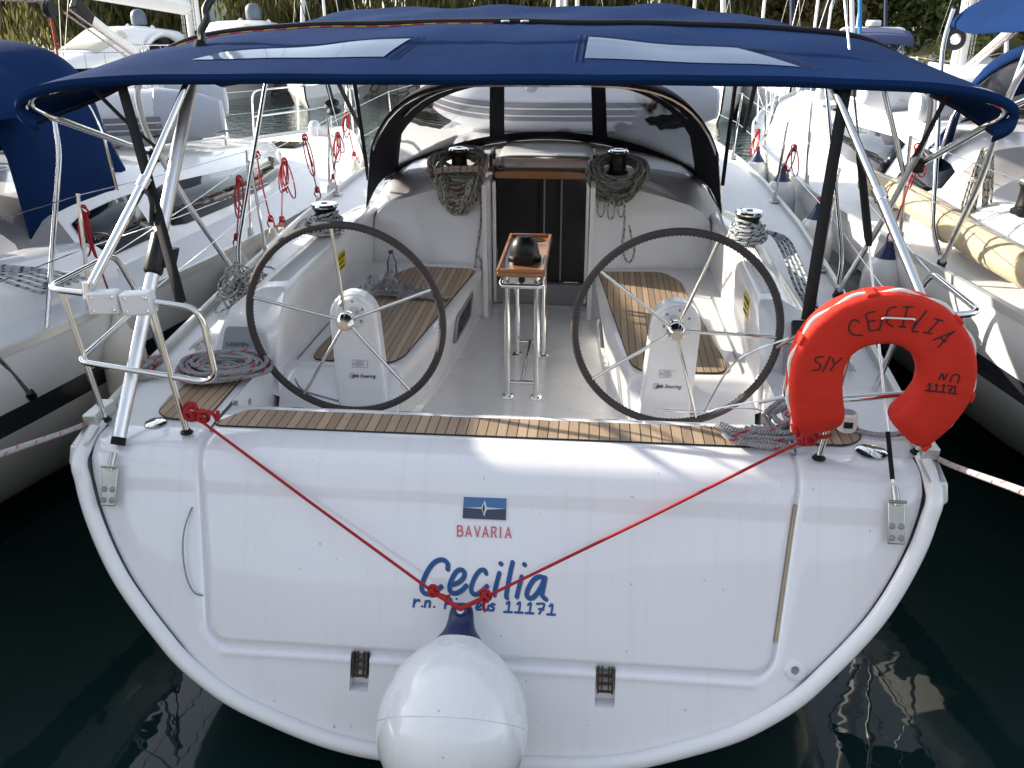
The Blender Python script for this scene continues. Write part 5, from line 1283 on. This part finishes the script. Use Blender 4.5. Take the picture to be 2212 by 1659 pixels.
# ================================================================== water, quays, far boats, trees
def water_mat():
    m = bpy.data.materials.new("harbour_water"); m.use_nodes = True; nt = m.node_tree; b = nt.nodes["Principled BSDF"]
    b.inputs["Base Color"].default_value = (.006, .020, .019, 1); b.inputs["Roughness"].default_value = .015; b.inputs["IOR"].default_value = 1.33
    tc = nt.nodes.new("ShaderNodeTexCoord")
    n1 = nt.nodes.new("ShaderNodeTexNoise"); n1.inputs["Scale"].default_value = 1.6; n1.inputs["Detail"].default_value = 3; n1.inputs["Roughness"].default_value = .55
    mp = nt.nodes.new("ShaderNodeMapping"); mp.inputs["Scale"].default_value = (1, 1.5, 1); nt.links.new(tc.outputs["Object"], mp.inputs[0]); nt.links.new(mp.outputs[0], n1.inputs["Vector"])
    n2 = nt.nodes.new("ShaderNodeTexNoise"); n2.inputs["Scale"].default_value = .35; nt.links.new(tc.outputs["Object"], n2.inputs["Vector"])
    # calmer water between the hulls, ripples farther out
    sx = nt.nodes.new("ShaderNodeSeparateXYZ"); nt.links.new(tc.outputs["Object"], sx.inputs[0])
    mr = nt.nodes.new("ShaderNodeMapRange"); mr.inputs["From Min"].default_value = 1.0; mr.inputs["From Max"].default_value = 9.0; mr.inputs["To Min"].default_value = .05; mr.inputs["To Max"].default_value = .55; nt.links.new(sx.outputs[1], mr.inputs[0])
    bp = nt.nodes.new("ShaderNodeBump"); bp.inputs["Distance"].default_value = .10; nt.links.new(mr.outputs[0], bp.inputs["Strength"]); nt.links.new(n1.outputs["Fac"], bp.inputs["Height"])
    bp2 = nt.nodes.new("ShaderNodeBump"); bp2.inputs["Distance"].default_value = .06; bp2.inputs["Strength"].default_value = .05; nt.links.new(n2.outputs["Fac"], bp2.inputs["Height"]); nt.links.new(bp.outputs[0], bp2.inputs["Normal"])
    nt.links.new(bp2.outputs[0], b.inputs["Normal"])
    return m
m = MB(); m.add([(-300, -60, wz(-60)), (300, -60, wz(-60)), (300, 300, wz(300)), (-300, 300, wz(300))], [(0, 1, 2, 3)]); structure(m.build("water", water_mat()))
def stone_mat():
    m = bpy.data.materials.new("rubble_stone"); m.use_nodes = True; nt = m.node_tree; b = nt.nodes["Principled BSDF"]
    tc = nt.nodes.new("ShaderNodeTexCoord"); vo = nt.nodes.new("ShaderNodeTexVoronoi"); vo.inputs["Scale"].default_value = 2.6; vo.feature = 'DISTANCE_TO_EDGE'
    v2 = nt.nodes.new("ShaderNodeTexVoronoi"); v2.inputs["Scale"].default_value = 2.6; nt.links.new(tc.outputs["Object"], vo.inputs["Vector"]); nt.links.new(tc.outputs["Object"], v2.inputs["Vector"])
    mx = nt.nodes.new("ShaderNodeMix"); mx.data_type = 'RGBA'; mx.inputs[6].default_value = (.11, .095, .08, 1); mx.inputs[7].default_value = (.30, .27, .23, 1); nt.links.new(v2.outputs["Color"], mx.inputs[0])
    mr = nt.nodes.new("ShaderNodeMapRange"); mr.inputs["From Max"].default_value = .08; mr.inputs["To Min"].default_value = .12; nt.links.new(vo.outputs["Distance"], mr.inputs[0])
    m2 = nt.nodes.new("ShaderNodeMix"); m2.data_type = 'RGBA'; m2.blend_type = 'MULTIPLY'; m2.inputs[0].default_value = 1; nt.links.new(mx.outputs[2], m2.inputs[6]); nt.links.new(mr.outputs[0], m2.inputs[7]); nt.links.new(m2.outputs[2], b.inputs["Base Color"])
    b.inputs["Roughness"].default_value = .9
    bp = nt.nodes.new("ShaderNodeBump"); bp.inputs["Strength"].default_value = .8; bp.inputs["Distance"].default_value = .08; nt.links.new(mr.outputs[0], bp.inputs["Height"]); nt.links.new(bp.outputs[0], b.inputs["Normal"])
    return m
STONE = stone_mat()
GROUND = mat("dry_ground", (.30, .27, .15), .95, var=.35, vscale=.4, bump=.4, bscale=6)
CONC = mat("quay_concrete", (.30, .28, .25), .85, var=.2, vscale=1.2, bump=.2, bscale=30)
# bank with a rubble quay wall, hill rising behind
m = MB(); xs = np.linspace(-90, 90, 37)
ye = lambda x: 40.0+.9*math.sin(x*.13)
def hz(x, y):
    d = y-ye(x); r = max(0, d-12)
    return .95+wz(y)+.03*d+r*(.005+.24*(1/(1+math.exp(-(x-20)/6))))*1.0
rows = [[V(x, ye(x)+d, hz(x, ye(x)+d)) for x in xs] for d in (0, 1, 3, 6, 10, 14, 20, 28, 38, 50, 70, 110)]
gb = structure(m.grid(rows).build("bank_ground", GROUND))
m = MB(); m.grid([[V(x, ye(x)-.35*(1-t), wz(ye(x))-1+t*1.96) for x in np.linspace(-90, 90, 91)] for t in (0, .25, .5, .75, 1)]); w = m.build("quay_wall", STONE)
tag(w, "long rubble stone quay wall at the far side of the harbour", "quay wall")
m = MB(); m.box(V(0, -12.5, .35), (60, 20.2, 1.5)); structure(m.build("quay", CONC, bevel=.04))
m = MB(); m.grid([[V(x, y+1.5*math.sin(x*.11), z+.5*math.sin(x*.19)) for x in np.linspace(-70, 70, 41)] for y, z in ((-17, 1.0), (-20, 3.5), (-24, 8), (-29, 12.2), (-40, 16))]); structure(m.build("hill", mat("scrub_hill", (.085, .08, .06), .95, var=.4, vscale=.5, bump=.4, bscale=4)))

FOL = []
def leaf_mat(name, a, b_, tr=.35):
    m = bpy.data.materials.new(name); m.use_nodes = True; nt = m.node_tree; b = nt.nodes["Principled BSDF"]
    oi = nt.nodes.new("ShaderNodeNewGeometry"); tc = nt.nodes.new("ShaderNodeTexCoord"); ns = nt.nodes.new("ShaderNodeTexNoise"); ns.inputs["Scale"].default_value = .9; ns.inputs["Detail"].default_value = 4
    nt.links.new(tc.outputs["Object"], ns.inputs["Vector"])
    ad = nt.nodes.new("ShaderNodeMath"); ad.operation = 'ADD'; mu = nt.nodes.new("ShaderNodeMath"); mu.operation = 'MULTIPLY'; mu.inputs[1].default_value = .55
    nt.links.new(oi.outputs["Random Per Island"], mu.inputs[0]); nt.links.new(mu.outputs[0], ad.inputs[0]); s = nt.nodes.new("ShaderNodeMath"); s.operation = 'SUBTRACT'; s.inputs[1].default_value = .28; nt.links.new(ns.outputs["Fac"], s.inputs[0]); nt.links.new(s.outputs[0], ad.inputs[1])
    mx = nt.nodes.new("ShaderNodeMix"); mx.data_type = 'RGBA'; mx.inputs[6].default_value = (*a, 1); mx.inputs[7].default_value = (*b_, 1); nt.links.new(ad.outputs[0], mx.inputs[0])
    nt.links.new(mx.outputs[2], b.inputs["Base Color"]); b.inputs["Roughness"].default_value = .6
    out = [n for n in nt.nodes if n.type == 'OUTPUT_MATERIAL'][0]
    t = nt.nodes.new("ShaderNodeBsdfTranslucent"); nt.links.new(mx.outputs[2], t.inputs[0]); ms = nt.nodes.new("ShaderNodeMixShader"); ms.inputs[0].default_value = tr
    nt.links.new(b.outputs[0], ms.inputs[1]); nt.links.new(t.outputs[0], ms.inputs[2]); nt.links.new(ms.outputs[0], out.inputs[0])
    return m
LEAF = {'willow': leaf_mat("leaf_tamarisk", (.06, .068, .026), (.21, .19, .06), .55), 'pine': leaf_mat("leaf_pine", (.06, .095, .03), (.22, .25, .075), .55), 'oak': leaf_mat("leaf_scrub", (.09, .12, .035), (.30, .28, .09), .6), 'dry': leaf_mat("leaf_russet", (.10, .075, .03), (.26, .19, .08), .5)}
BARK = mat("bark", (.07, .055, .042), .9, bump=.6, bscale=14, var=.3, vscale=5)
def tree_mesh(kind, h, w, nleaf, seedv, droop=0.0, low=.25):
    g = np.random.RandomState(seedv)
    tr = MB(); tips = []
    def limb(p, d, ln, r, lev):
        pts = [p]; q = p.copy(); dd = d.copy()
        for k in range(4):
            dd = nrm(dd+g.normal(0, .16, 3)+V(0, 0, .05)); q = q+dd*ln/4; pts.append(q)
        tr.tube(pts, list(np.linspace(r, r*.55, 5)), 6 if lev else 9)
        if lev < 2:
            for k in range(4 if lev == 0 else 3):
                b = pts[2+(k % 3)]; a = g.uniform(0, 6.28); limb(b, nrm(dd*.6+V(math.cos(a), math.sin(a), .35)), ln*g.uniform(.5, .75), r*.5, lev+1)
        else: tips.append(q); tips.append(pts[2])
    limb(V(0, 0, -.2), V(g.normal(0, .1), g.normal(0, .1), 1), h*.45, h*.030, 0)
    nc = 46; C = []
    for k in range(nc):
        if k < len(tips): c = tips[k]+g.normal(0, .25, 3)
        else:
            a = g.uniform(0, 6.28); rr = w*.5*math.sqrt(g.uniform(.05, 1)); z = h*(low+(1-low)*g.uniform(0, 1)**.9); rr *= max(.25, 1-((z/h-.45)/.62)**2); c = V(rr*math.cos(a), rr*math.sin(a), z)
        C.append(c)
    C = np.array(C); idx = g.randint(0, len(C), nleaf); sd = w*.085*g.uniform(.5, 1.5, (len(C), 1))
    pos = C[idx]+g.normal(0, 1, (nleaf, 3))*sd[idx]*np.array([1, 1, .8])
    if droop: pos[:, 2] -= droop*np.abs(g.normal(0, 1, nleaf)); 
    pos[:, 2] = np.maximum(pos[:, 2], .15)
    size = w*.020*g.uniform(.6, 1.5, nleaf)
    if droop: d1 = np.stack([g.normal(0, .25, nleaf), g.normal(0, .25, nleaf), -np.ones(nleaf)], 1)
    else: d1 = g.normal(0, 1, (nleaf, 3))
    d1 /= np.linalg.norm(d1, axis=1, keepdims=True); d2 = np.cross(d1, g.normal(0, 1, (nleaf, 3))); d2 /= np.linalg.norm(d2, axis=1, keepdims=True)
    el = 2.4 if droop else 1.3; wd = .42 if droop else .75
    a = pos-d1*size[:, None]*el; b = pos+d2*size[:, None]*wd; c = pos+d1*size[:, None]*el; d = pos-d2*size[:, None]*wd
    vs = np.stack([a, b, c, d], 1).reshape(-1, 3); me = bpy.data.meshes.new("crown"); me.vertices.add(len(vs)); me.vertices.foreach_set("co", vs.ravel())
    me.loops.add(nleaf*4); me.loops.foreach_set("vertex_index", np.arange(nleaf*4)); me.polygons.add(nleaf); me.polygons.foreach_set("loop_start", np.arange(nleaf)*4); me.polygons.foreach_set("loop_total", np.full(nleaf, 4)); me.update()
    me.materials.append(LEAF[kind]); return tr, me
TREES = {}
def tree(name, label, kind, x, y, h, w, seedv, group, nleaf=9000, droop=0.0, low=.25, z=None, variant=None):
    t = thing(name, label, "tree" if name != "bush" else "bush", (x, y, hz(x, y)-.05 if z is None else z), seedv*1.7, group)
    key = (variant, kind) if variant is not None else seedv
    if key not in TREES:
        tr, me = tree_mesh(kind, h, w, nleaf, seedv, droop, low); TREES[key] = (tr.build("trunk", BARK, t), me, h)
        o = bpy.data.objects.new("crown", me); COL.objects.link(o); o.parent = t
    else:
        tk, me, h0 = TREES[key]; k = h/h0
        c = tk.copy(); COL.objects.link(c); c.parent = t; o = bpy.data.objects.new("crown", me); COL.objects.link(o); o.parent = t
        t.scale = (k, k, k)
    return t
# port bank: tamarisks with hanging foliage
wl = "trees on the far quay"
TL = [(-34, 49, 7.5, 7), (-28.5, 46, 6.5, 6.5), (-24.5, 49, 7, 6.5), (-20, 52, 7.5, 6), (-15.5, 48, 6.6, 6), (-10.5, 49, 7.2, 6.5), (-5.5, 52, 7.5, 7), (-40, 53, 8, 8), (-.4, 50, 7, 6.5), (5, 49, 6.6, 6.0)]
for i, (x, y, h, w) in enumerate(TL):
    tree("tamarisk_tree", ["olive green tree with hanging foliage on the quay behind the motor yachts", "olive green tree with hanging foliage far left on the quay", "olive tree beside the pale blue building", "olive tree partly hiding the pale blue building", "olive tree behind the white van", "olive tree behind the bimini's port front corner", "olive tree seen just above the bimini", "tallest olive tree at the left end of the quay", "olive tree above the middle of the bimini", "olive tree just right of the middle of the bimini"][i], 'willow', x, y, h, w, i+1, wl, 6200, .55, .16, variant=i % 4)
# starboard hill: dark pines and russet scrub
HS = [(10, 49, 7, 7, 'dry'), (14.5, 51, 8, 7, 'oak'), (18, 48, 6.5, 6, 'pine'), (21.5, 52, 8.5, 8, 'dry'), (25.5, 49, 7.5, 7, 'oak'), (29, 54, 9, 8, 'pine'), (32.5, 50, 8, 7.5, 'oak'), (37, 55, 9.5, 9, 'pine'), (42, 52, 9, 9, 'dry'), (49, 57, 10, 10, 'pine'), (16, 60, 9, 9, 'pine'), (24, 62, 10, 9, 'oak'), (33, 64, 10, 10, 'pine'), (42, 66, 11, 10, 'oak'), (54, 64, 11, 11, 'oak'), (9, 61, 9, 9, 'oak')]
lab = {'dry': "russet brown tree on the wooded slope", 'oak': "mid green round tree on the wooded slope", 'pine': "dark green tree on the wooded slope"}
wh = ["nearest the middle of the bimini", "behind the white mast with a red line", "behind the blue and white mast", "behind the navy mast", "above the motor cruiser's bow", "high above the motor cruiser", "above the radar dome", "behind the starboard yacht's mast", "beside the starboard yacht's bimini", "furthest right", "in the second row above the navy mast", "in the second row left of the radar", "in the second row over the motor cruiser", "right of the white mast, second row", "in the second row furthest right", "in the second row nearest the middle"]
for i, (x, y, h, w, k) in enumerate(HS):
    tree("hillside_tree", lab[k]+" "+wh[i], k, x, y, h, w, 20+i, "trees on the wooded slope", 9000, 0, .10, variant=0 if i < 10 else 1)
for i, (x, y, h) in enumerate([(12.8, 43.4, 1.8), (17.5, 43.8, 2.2), (22.5, 43.2, 2.0), (27.3, 43.6, 2.4), (32.4, 43.4, 2.2), (38, 43.8, 2.6), (-32, 43, 1.7), (-26, 42.6, 1.5), (-17.5, 43.5, 1.4)]):
    tree("bush", ["low bush at the foot of the slope near the middle", "low bush between the two far masts", "low bush left of the motor cruiser", "low bush behind the motor cruiser's canopy", "low bush behind the radar", "low bush under the starboard yacht's boom", "dark bush on the far left of the quay", "bush behind the motor yacht's bow rail", "bush beside the white van"][i], 'oak', x, y, h, h*1.3, 60+i, "bushes along the far shore", 2500, 0, .02, variant=7)

# pale blue building and white van on the left quay
BWALL = mat("building_pale_blue", (.40, .50, .56), .8, var=.1, vscale=.6); BROOF = mat("building_roof_edge", (.20, .21, .22), .7)
VX, VY = float(at(347, 67, Y=52)[0]), 52.0; VZ = float(at(347, 67, Y=52)[2])-2.1
b = wthing("quay_building", "low pale blue building under the trees on the left quay", "building", (VX, VY+7, VZ))
m = MB(); m.box(V(VX, VY+9, VZ+1.9), (11, 5, 4.0)); wl_ = m.build("wall", BWALL, b, bevel=.02)
m = MB(); m.box(V(VX, VY+9, VZ+4.0), (11.6, 5.6, .25)); m.build("roof", BROOF, b)
for k in range(4):
    m = MB(); m.box(V(VX-4.2+2.0*k, VY+6.48, VZ+2.3), (1.3, .06, .9)); wn = m.build("window", TINT, wl_)
m = MB(); m.box(V(VX+4.2, VY+6.47, VZ+1.1), (1.0, .06, 2.0)); m.build("door", BROOF, wl_)
v = wthing("van", "white delivery van parked in front of the pale blue building", "van", (VX, VY, VZ))
zb = VZ
m = MB(); pf = [(-12.6, .35), (-12.6, 1.05), (-12.35, 1.25), (-11.75, 1.95), (-11.3, 2.1), (-8.3, 2.1), (-8.1, 1.95), (-8.1, .35)]
m.prism([V(VX+10.35+x, VY-.9, zb+z) for x, z in pf], V(0, 1.8, 0)); vb = m.build("van_body", mat("van_paint", (.74, .75, .76), .3, coat=.5), v, bevel=.06, smooth=True)
m = MB(); m.prism([V(VX+10.35+x, VY-.91, zb+z) for x, z in ((-12.1, 1.30), (-11.65, 1.85), (-11.1, 1.85), (-11.1, 1.25))], V(0, -.01, 0)); m.build("side_window", TINT, vb)
m = MB(); m.add([V(VX-1.99, VY-.8, zb+1.28), V(VX-1.99, VY+.8, zb+1.28), V(VX-1.44, VY+.75, zb+1.93), V(VX-1.44, VY-.75, zb+1.93)], [(0, 1, 2, 3)]); m.build("windscreen", TINT, vb)
for x in (-11.7, -9.0):
    m = MB(); m.lathe([(.0, .0), (.2, .0), (.33, .01), (.34, .06), (.34, .18), (.0, .2)], V(VX+10.35+x, VY-.94, zb+.34), (0, 1, 0), 20); wq = m.build("wheel", BLKPL, v)
    m = MB(); m.lathe([(.0, .02), (.18, .015), (.2, 0)], V(VX+10.35+x, VY-.94, zb+.34), (0, -1, 0), 16); m.build("hub_cap", ALU, wq)

# ---- motor yachts and far sailing yachts
MWH = mat("motor_yacht_white", (.78, .78, .77), .25, coat=.5); MBLK = mat("motor_yacht_black_topside", (.012, .013, .015), .2, coat=.5)
CREAM = mat("cream_cover", (.62, .58, .48), .8); DOME = mat("radome_grey", (.10, .13, .17), .5)
def motor_hull(r, L, B, fb, lower, upper):
    def sec(t):
        b = B/2*float(np.interp(t, [0, .5, .75, .9, 1], [.92, 1, .82, .45, .02])); z = fb*(1+.35*t*t)
        return [(0, -.25), (b*.72, -.05), (b*.88, fb*.5), (b*.90, fb*.52), (b, z)]
    lo, hi = MB(), MB(); ts = np.linspace(0, 1, 17)
    for s in (-1, 1):
        lo.grid([[V(s*x, L*t*(1-.06*(z < .3)*(t > .9)), z) for x, z in sec(t)[:4]] for t in ts]); hi.grid([[V(s*x, L*t+(.25 if t > .95 and z > fb else 0), z) for x, z in sec(t)[3:]] for t in ts])
    o = lo.build("hull", lower, r, angle=40); hi.build("topside_band", upper, r, angle=60)
    m = MB(); m.grid([[V(k*sec(t)[4][0], L*t, sec(t)[4][1]+.05*(1-k*k)) for k in (-1, -.5, 0, .5, 1)] for t in ts]); m.add([V(x, 0, z) for x, z in ((-B/2*.66, -.1), (B/2*.66, -.1), (B/2*.92, fb), (-B/2*.92, fb))], [(0, 1, 2, 3)]); m.build("deck", MWH, r, angle=60)
    return o
def motor_yacht(label, loc, rz, L=13.0, B=4.0, fb=1.5, upper=MBLK):
    r = thing("motor_yacht", label, "motor yacht", loc, rz, "motor yachts on the far side")
    motor_hull(r, L, B, fb, MWH, upper)
    m = MB(); rows = []
    for y, w, h in ((1.5, 1.55, 1.35), (3.5, 1.6, 1.60), (5.0, 1.55, 1.62), (6.2, 1.45, 1.30), (7.4, 1.3, .72), (9.2, 1.1, .42), (11.3, .5, .10)):
        rows.append([V(w*math.copysign(abs(math.cos(a))**.5, math.cos(a)), y, fb+.12+h*math.sin(a)**.7) for a in np.linspace(0, math.pi, 15)])
    m.grid(rows); m.add(rows[0], [tuple(range(15))]); c = m.build("cabin", MWH, r, angle=60)
    m = MB(); rr = []
    for y, w, h, e in ((5.45, 1.55, 1.56, .02), (7.35, 1.31, .76, .02)):
        rr.append([V(w*math.copysign(abs(math.cos(a))**.5, math.cos(a))*1.01, y, fb+.12+h*math.sin(a)**.7+e) for a in np.linspace(.75, math.pi-.75, 11)])
    m.grid(rr).build("windscreen", CREAM, c, solid=.01)
    for s in (-1, 1):
        m = MB(); pts = [V(s*1.62, 2.2+2.6*t, fb+.45+.78*math.sin(math.pi*min(1, t*1.02))**.7) for t in np.linspace(0, 1, 13)]
        m.prism(pts, V(s*.03, 0, 0)); m.build("arched_window", TINT, c)
        m = MB(); m.tube([V(s*1.66, 2.0+3.1*t, fb+.40+.95*math.sin(math.pi*t)**.7) for t in np.linspace(0, 1, 17)], .10, 8); m.build("window_arch", MWH, c)
        m = MB(); P = [V(s*float(np.interp(t, [0, .5, .75, .9, 1], [.92, 1, .82, .45, .05]))*B/2*.97, L*t, fb*(1+.35*t*t)) for t in np.linspace(.35, .98, 9)]
        m.tube([p+V(0, 0, .62) for p in P], .016, 6)
        for p in P: m.tube([p, p+V(0, 0, .62)], .012, 5)
        m.build("bow_rail", STEEL, r)
    m = MB(); m.lathe([(.30, 0), (.36, .05), (.36, .38), (.32, .55), (.20, .68), (0, .72)], V(0, 3.0, fb+1.72), (0, 0, 1), 20); m.build("radar_dome", DOME, c)
    m = MB(); m.lathe([(.10, 0), (.12, .1), (.0, .2)], V(.7, 3.0, fb+1.6), (0, 0, 1), 12); m.lathe([(.10, 0), (.12, .1), (.0, .2)], V(-.8, 3.1, fb+1.55), (0, 0, 1), 12); m.build("small_dome", MWH, c)
    return r
motor_yacht("white motor yacht with black topsides, arched side window and grey dome, far left", (-21.0, 44.0, wz(40)-.2), rad(166), 13, 4.0, 1.45)
motor_yacht("second white motor yacht with grey dome, partly hidden beside the white mast", (-15.6, 44.0, wz(40)), rad(172), 12.5, 3.9, 1.5)
CRX = at(1930, 95, Y=36); CRX = V(CRX[0], 36, wz(36))
def cruiser():
    r = thing("motor_cruiser", "white motor cruiser with navy canopy, green tinted windscreen and round radar", "motor cruiser", (CRX[0], CRX[1]+4, CRX[2]), rad(172))
    L, B, fb = 9.5, 3.2, 1.1; motor_hull(r, L, B, fb, MWH, MWH)
    GT = mat("green_tinted_glass", (.05, .13, .08), .05, coat=.5)
    m = MB(); m.prism([V(-1.35, y, fb+z) for y, z in ((.6, .05), (.6, .45), (6.2, .45), (7.8, .1))], V(2.7, 0, 0)); m.build("cabin", MWH, r, bevel=.12)
    m = MB(); m.grid([[V(1.28*math.sin(a), 3.4+1.9*math.cos(a), fb+.45) for a in np.linspace(-1.9, 1.9, 15)], [V(1.15*math.sin(a), 2.9+1.5*math.cos(a), fb+1.12) for a in np.linspace(-1.9, 1.9, 15)]]); ws = m.build("windscreen", GT, r, solid=.02)
    m = MB()
    for a in (-1.9, -.9, -.3, .3, .9, 1.9): m.tube([V(1.28*math.sin(a), 3.4+1.9*math.cos(a), fb+.45), V(1.15*math.sin(a), 2.9+1.5*math.cos(a), fb+1.12)], .03, 6)
    m.build("windscreen_frame", MWH, ws)
    m = MB(); m.grid([[V(k*1.22, y, fb+z+.10*(1-k*k)) for k in np.linspace(-1, 1, 9)] for y, z in ((4.5, 1.10), (4.2, 1.42), (3.0, 1.60), (1.4, 1.58), (.7, 1.35))]); m.build("canopy", mat("canopy_slate_blue", (.045, .06, .14), .8, bump=.4, bscale=20), r, solid=.02)
    m = MB(); m.tube(fillet([V(-1.4, 1.4, fb+.3), V(-1.3, 1.6, fb+1.62), V(1.3, 1.6, fb+1.62), V(1.4, 1.4, fb+.3)], .3), .09, 8); m.build("radar_arch", MWH, r)
    m = MB(); m.lathe([(.29, 0), (.31, .03), (.31, .18), (.27, .23), (0, .24)], V(0, 1.6, fb+1.74), (0, 0, 1), 20); m.build("radar", MWH, r)
    for s in (-1, 1):
        m = MB(); m.prism([V(s*1.49, y, z) for y, z in ((3.2, .78), (3.4, .92), (5.4, .95), (5.2, .80))], V(s*.02, 0, 0)); m.build("hull_window", TINT, r)
cruiser()
SAILB = mat("sail_cover_navy", (.012, .016, .05), .8); SAILT = mat("sail_cover_blue", (.02, .17, .42), .8); SAILW = mat("furled_sail_white", (.66, .65, .62), .8)
def far_yacht(label, loc, rz, B=3.4, L=11.0, fend=('w', 2), wrapc=None, lean=0.0, msc=1.0):
    r = thing("moored_yacht", label, "sailing yacht", loc, rz, "sailing yachts moored at the far side")
    motor_hull(r, L, B, 1.15, MWH, MWH)
    m = MB(); m.prism([V(-.95, y, 1.15+z) for y, z in ((2.6, .05), (2.8, .55), (6.4, .50), (7.6, .22))], V(1.9, 0, 0)); m.build("cabin", MWH, r, bevel=.12)
    m = MB(); m.tube([V(0, 5.8, 1.6), V(0, 5.7, 12)], .085*msc, 12, flat=V(1, 0, 0), fk=.7); ms = m.build("mast", MASTP, r)
    m = MB(); m.tube([V(0, 5.5, 2.5), V(0, 2.0, 2.6)], .13, 10); m.build("boom_cover", wrapc or SAILW, r)
    m = MB(); m.tube([V(0, L+.1, 1.75), V(0, 5.8, 11.8)], [.09, .05], 10); m.build("furled_headsail", wrapc or SAILW, r)
    m = MB()
    for s in (-1, 1): m.tube([V(s*B*.48, 5.6, 1.3), V(s*.7, 5.75, 7)], .006, 5); m.tube([V(s*B*.4, 9, 1.5), V(s*.3, L, 2.1), V(0, L+.1, 2.1)], .015, 5); m.tube([V(s*B*.4, 9, 1.3), V(s*B*.4, 9, 2.0)], .012, 5)
    m.build("shroud", STEEL, ms)
    return r
FY = [(1500, 31, 186, "white yacht with pale side seen below the bimini behind the spray hood", None), (1650, 32, 182, "white yacht showing a navy boom cover right of the spray hood", SAILB), (1765, 37, 184, "white yacht whose mast stands left of the blue furled sail", None), (1795, 41, 182, "white yacht with a bright blue furled headsail", SAILT), (1857, 44, 180, "white yacht with a navy wrapped headsail left of the motor cruiser", SAILB), (700, 36, 186, "white yacht with a pale mast above the bimini's port half", None), (2110, 44, 176, "furthest right of the moored yachts, behind the starboard yacht's bimini", None), (1245, 42, 182, "white yacht whose mast rises over the middle of the bimini", None)]
for px, y, a, l, wc in FY:
    x = float(at(px, 20, Y=y)[0]); far_yacht(l, (x+math.sin(rad(a))*5.8, y-math.cos(rad(a))*5.8, wz(y)), rad(a), wrapc=wc)

# ---- fenders and their red cords along the neighbours
def hang_fender(label, top, ln=.56, r=.115, endm=FENDB, bodym=FENDW, group=None, tie=None, loops=1, seedv=1, cordonly=False):
    g = random.Random(seedv); top = np.asarray(top, float)
    t = wthing("fender", label, "fender", top-V(0, 0, ln), group)
    m = MB(); m.lathe([(.001, -ln), (.04, -ln+.0), (.07, -ln+.02), (r*.98, -ln+.12), (r, -ln+.2), (r, -.22), (r*.97, -.15), (r*.80, -.085), (r*.52, -.04)], top, (0, 0, 1), 24); b = m.build("fender_body", bodym, t, angle=60)
    m = MB(); m.lathe([(r*.56, -.045), (r*.36, -.005), (.026, .03), (.02, .055), (.001, .06)], top, (0, 0, 1), 18); m.build("fender_end", endm, b)
    if tie is not None:
        tie = np.asarray(tie, float); m = MB(); e = top+V(0, 0, .045)
        k1 = tie+(e-tie)*.86
        m.tube([tie, (tie+k1)/2+V(g.uniform(-.01, .01), 0, 0), k1], .0055, 7); m.tube(spline([k1, k1+V(.025, 0, -.03), e+V(.012, 0, 0), e], 4), .0055, 6); m.tube(spline([k1, k1+V(-.025, 0, -.03), e+V(-.012, 0, 0), e], 4), .0055, 6)
        knot(m, tie, .0055, .022, 12); knot(m, k1, .0055, .018, 12)
        for q in range(loops):
            sx_ = g.choice((-1, 1))*g.uniform(.02, .05); d = g.uniform(.16, .32)
            m.tube([tie+V(sx_*(1-math.cos(a))*.5+.03*math.sin(a)*(1 if sx_ > 0 else -1), .01*q, -d*(1-math.cos(a))/2) for a in np.linspace(0, 6.1, 20)], .0052, 6)
        m.tube(spline([tie, tie+V(g.uniform(-.05, .05), 0, -.12), tie+V(g.uniform(-.06, .06), 0, -.24)], 5), .0052, 6)
        m.build("lanyard", REDROPE, t)
    return t
gl, gr = "fenders along the port yacht", "fenders along the starboard yacht"
def Lw(px, py, X): return at(px, py, X=X)
for i, (a, b, l, lp, old) in enumerate([((179, 456), (256, 700), "cream fender hanging between the hulls under the white rail clamp", 1, 1), ((516, 388), (512, 548), "cream fender tied beside the front bimini tube", 2, 1), ((554, 335), (590, 508), "cream fender on the longest straight red cord", 0, 1), ((613, 349), (609, 508), "cream fender whose cord has a hanging loop, left of the winch", 3, 1), ((658, 297), (690, 440), "cream fender with a red cord ending behind the port winch", 1, 1), ((729, 292), (720, 408), "cream fender just behind the port winch with doubled red cord", 3, 1), ((748, 248), (768, 356), "cream fender nearest the port yacht's bow", 3, 1)]):
    X = (-2.22, -2.02, -1.98, -1.97, -1.98, -2.03, -2.2)[i]
    e = Lw(b[0], b[1], X+.05); tt = Lw(a[0], a[1], X-.02); tt[1] = e[1] if 0 else tt[1]
    hang_fender(l, e, .60, .115 if i != 6 else .14, FENDOLD, FENDOLD, gl, tt, lp, i+1)
for i, (a, b, l, lp, X) in enumerate([((1638, 285), (1636, 338), "white fender with blue end nearest the starboard yacht's bow", 2, 1.95), ((1716, 320), (1690, 378), "white fender with blue end second from the starboard yacht's bow", 3, 1.93), ((1800, 365), (1766, 458), "white fender with blue end half hidden behind the black strap", 2, 1.97), ((1985, 320), (1918, 540), "white fender with blue end behind the bimini leg", 1, 2.22)]):
    e = Lw(b[0], b[1], X); tt = Lw(a[0], a[1], X+.08)
    hang_fender(l, e, .56, .135, FENDB, FENDW, gr, tt, lp, 20+i)
dinghy("rubber_dinghy", "grey rubber dinghy with grey cones on the port yacht's foredeck", tuple(l2w(LB, (-.85, 5.5, 1.74))), rad(200), 2.6, 1.5, .23)
dinghy("rubber_dinghy", "pale grey rubber dinghy on the starboard yacht's foredeck under its mast", tuple(l2w(RB, (.45, 5.0, 1.66))), rad(8), 2.4, 1.5, .215)
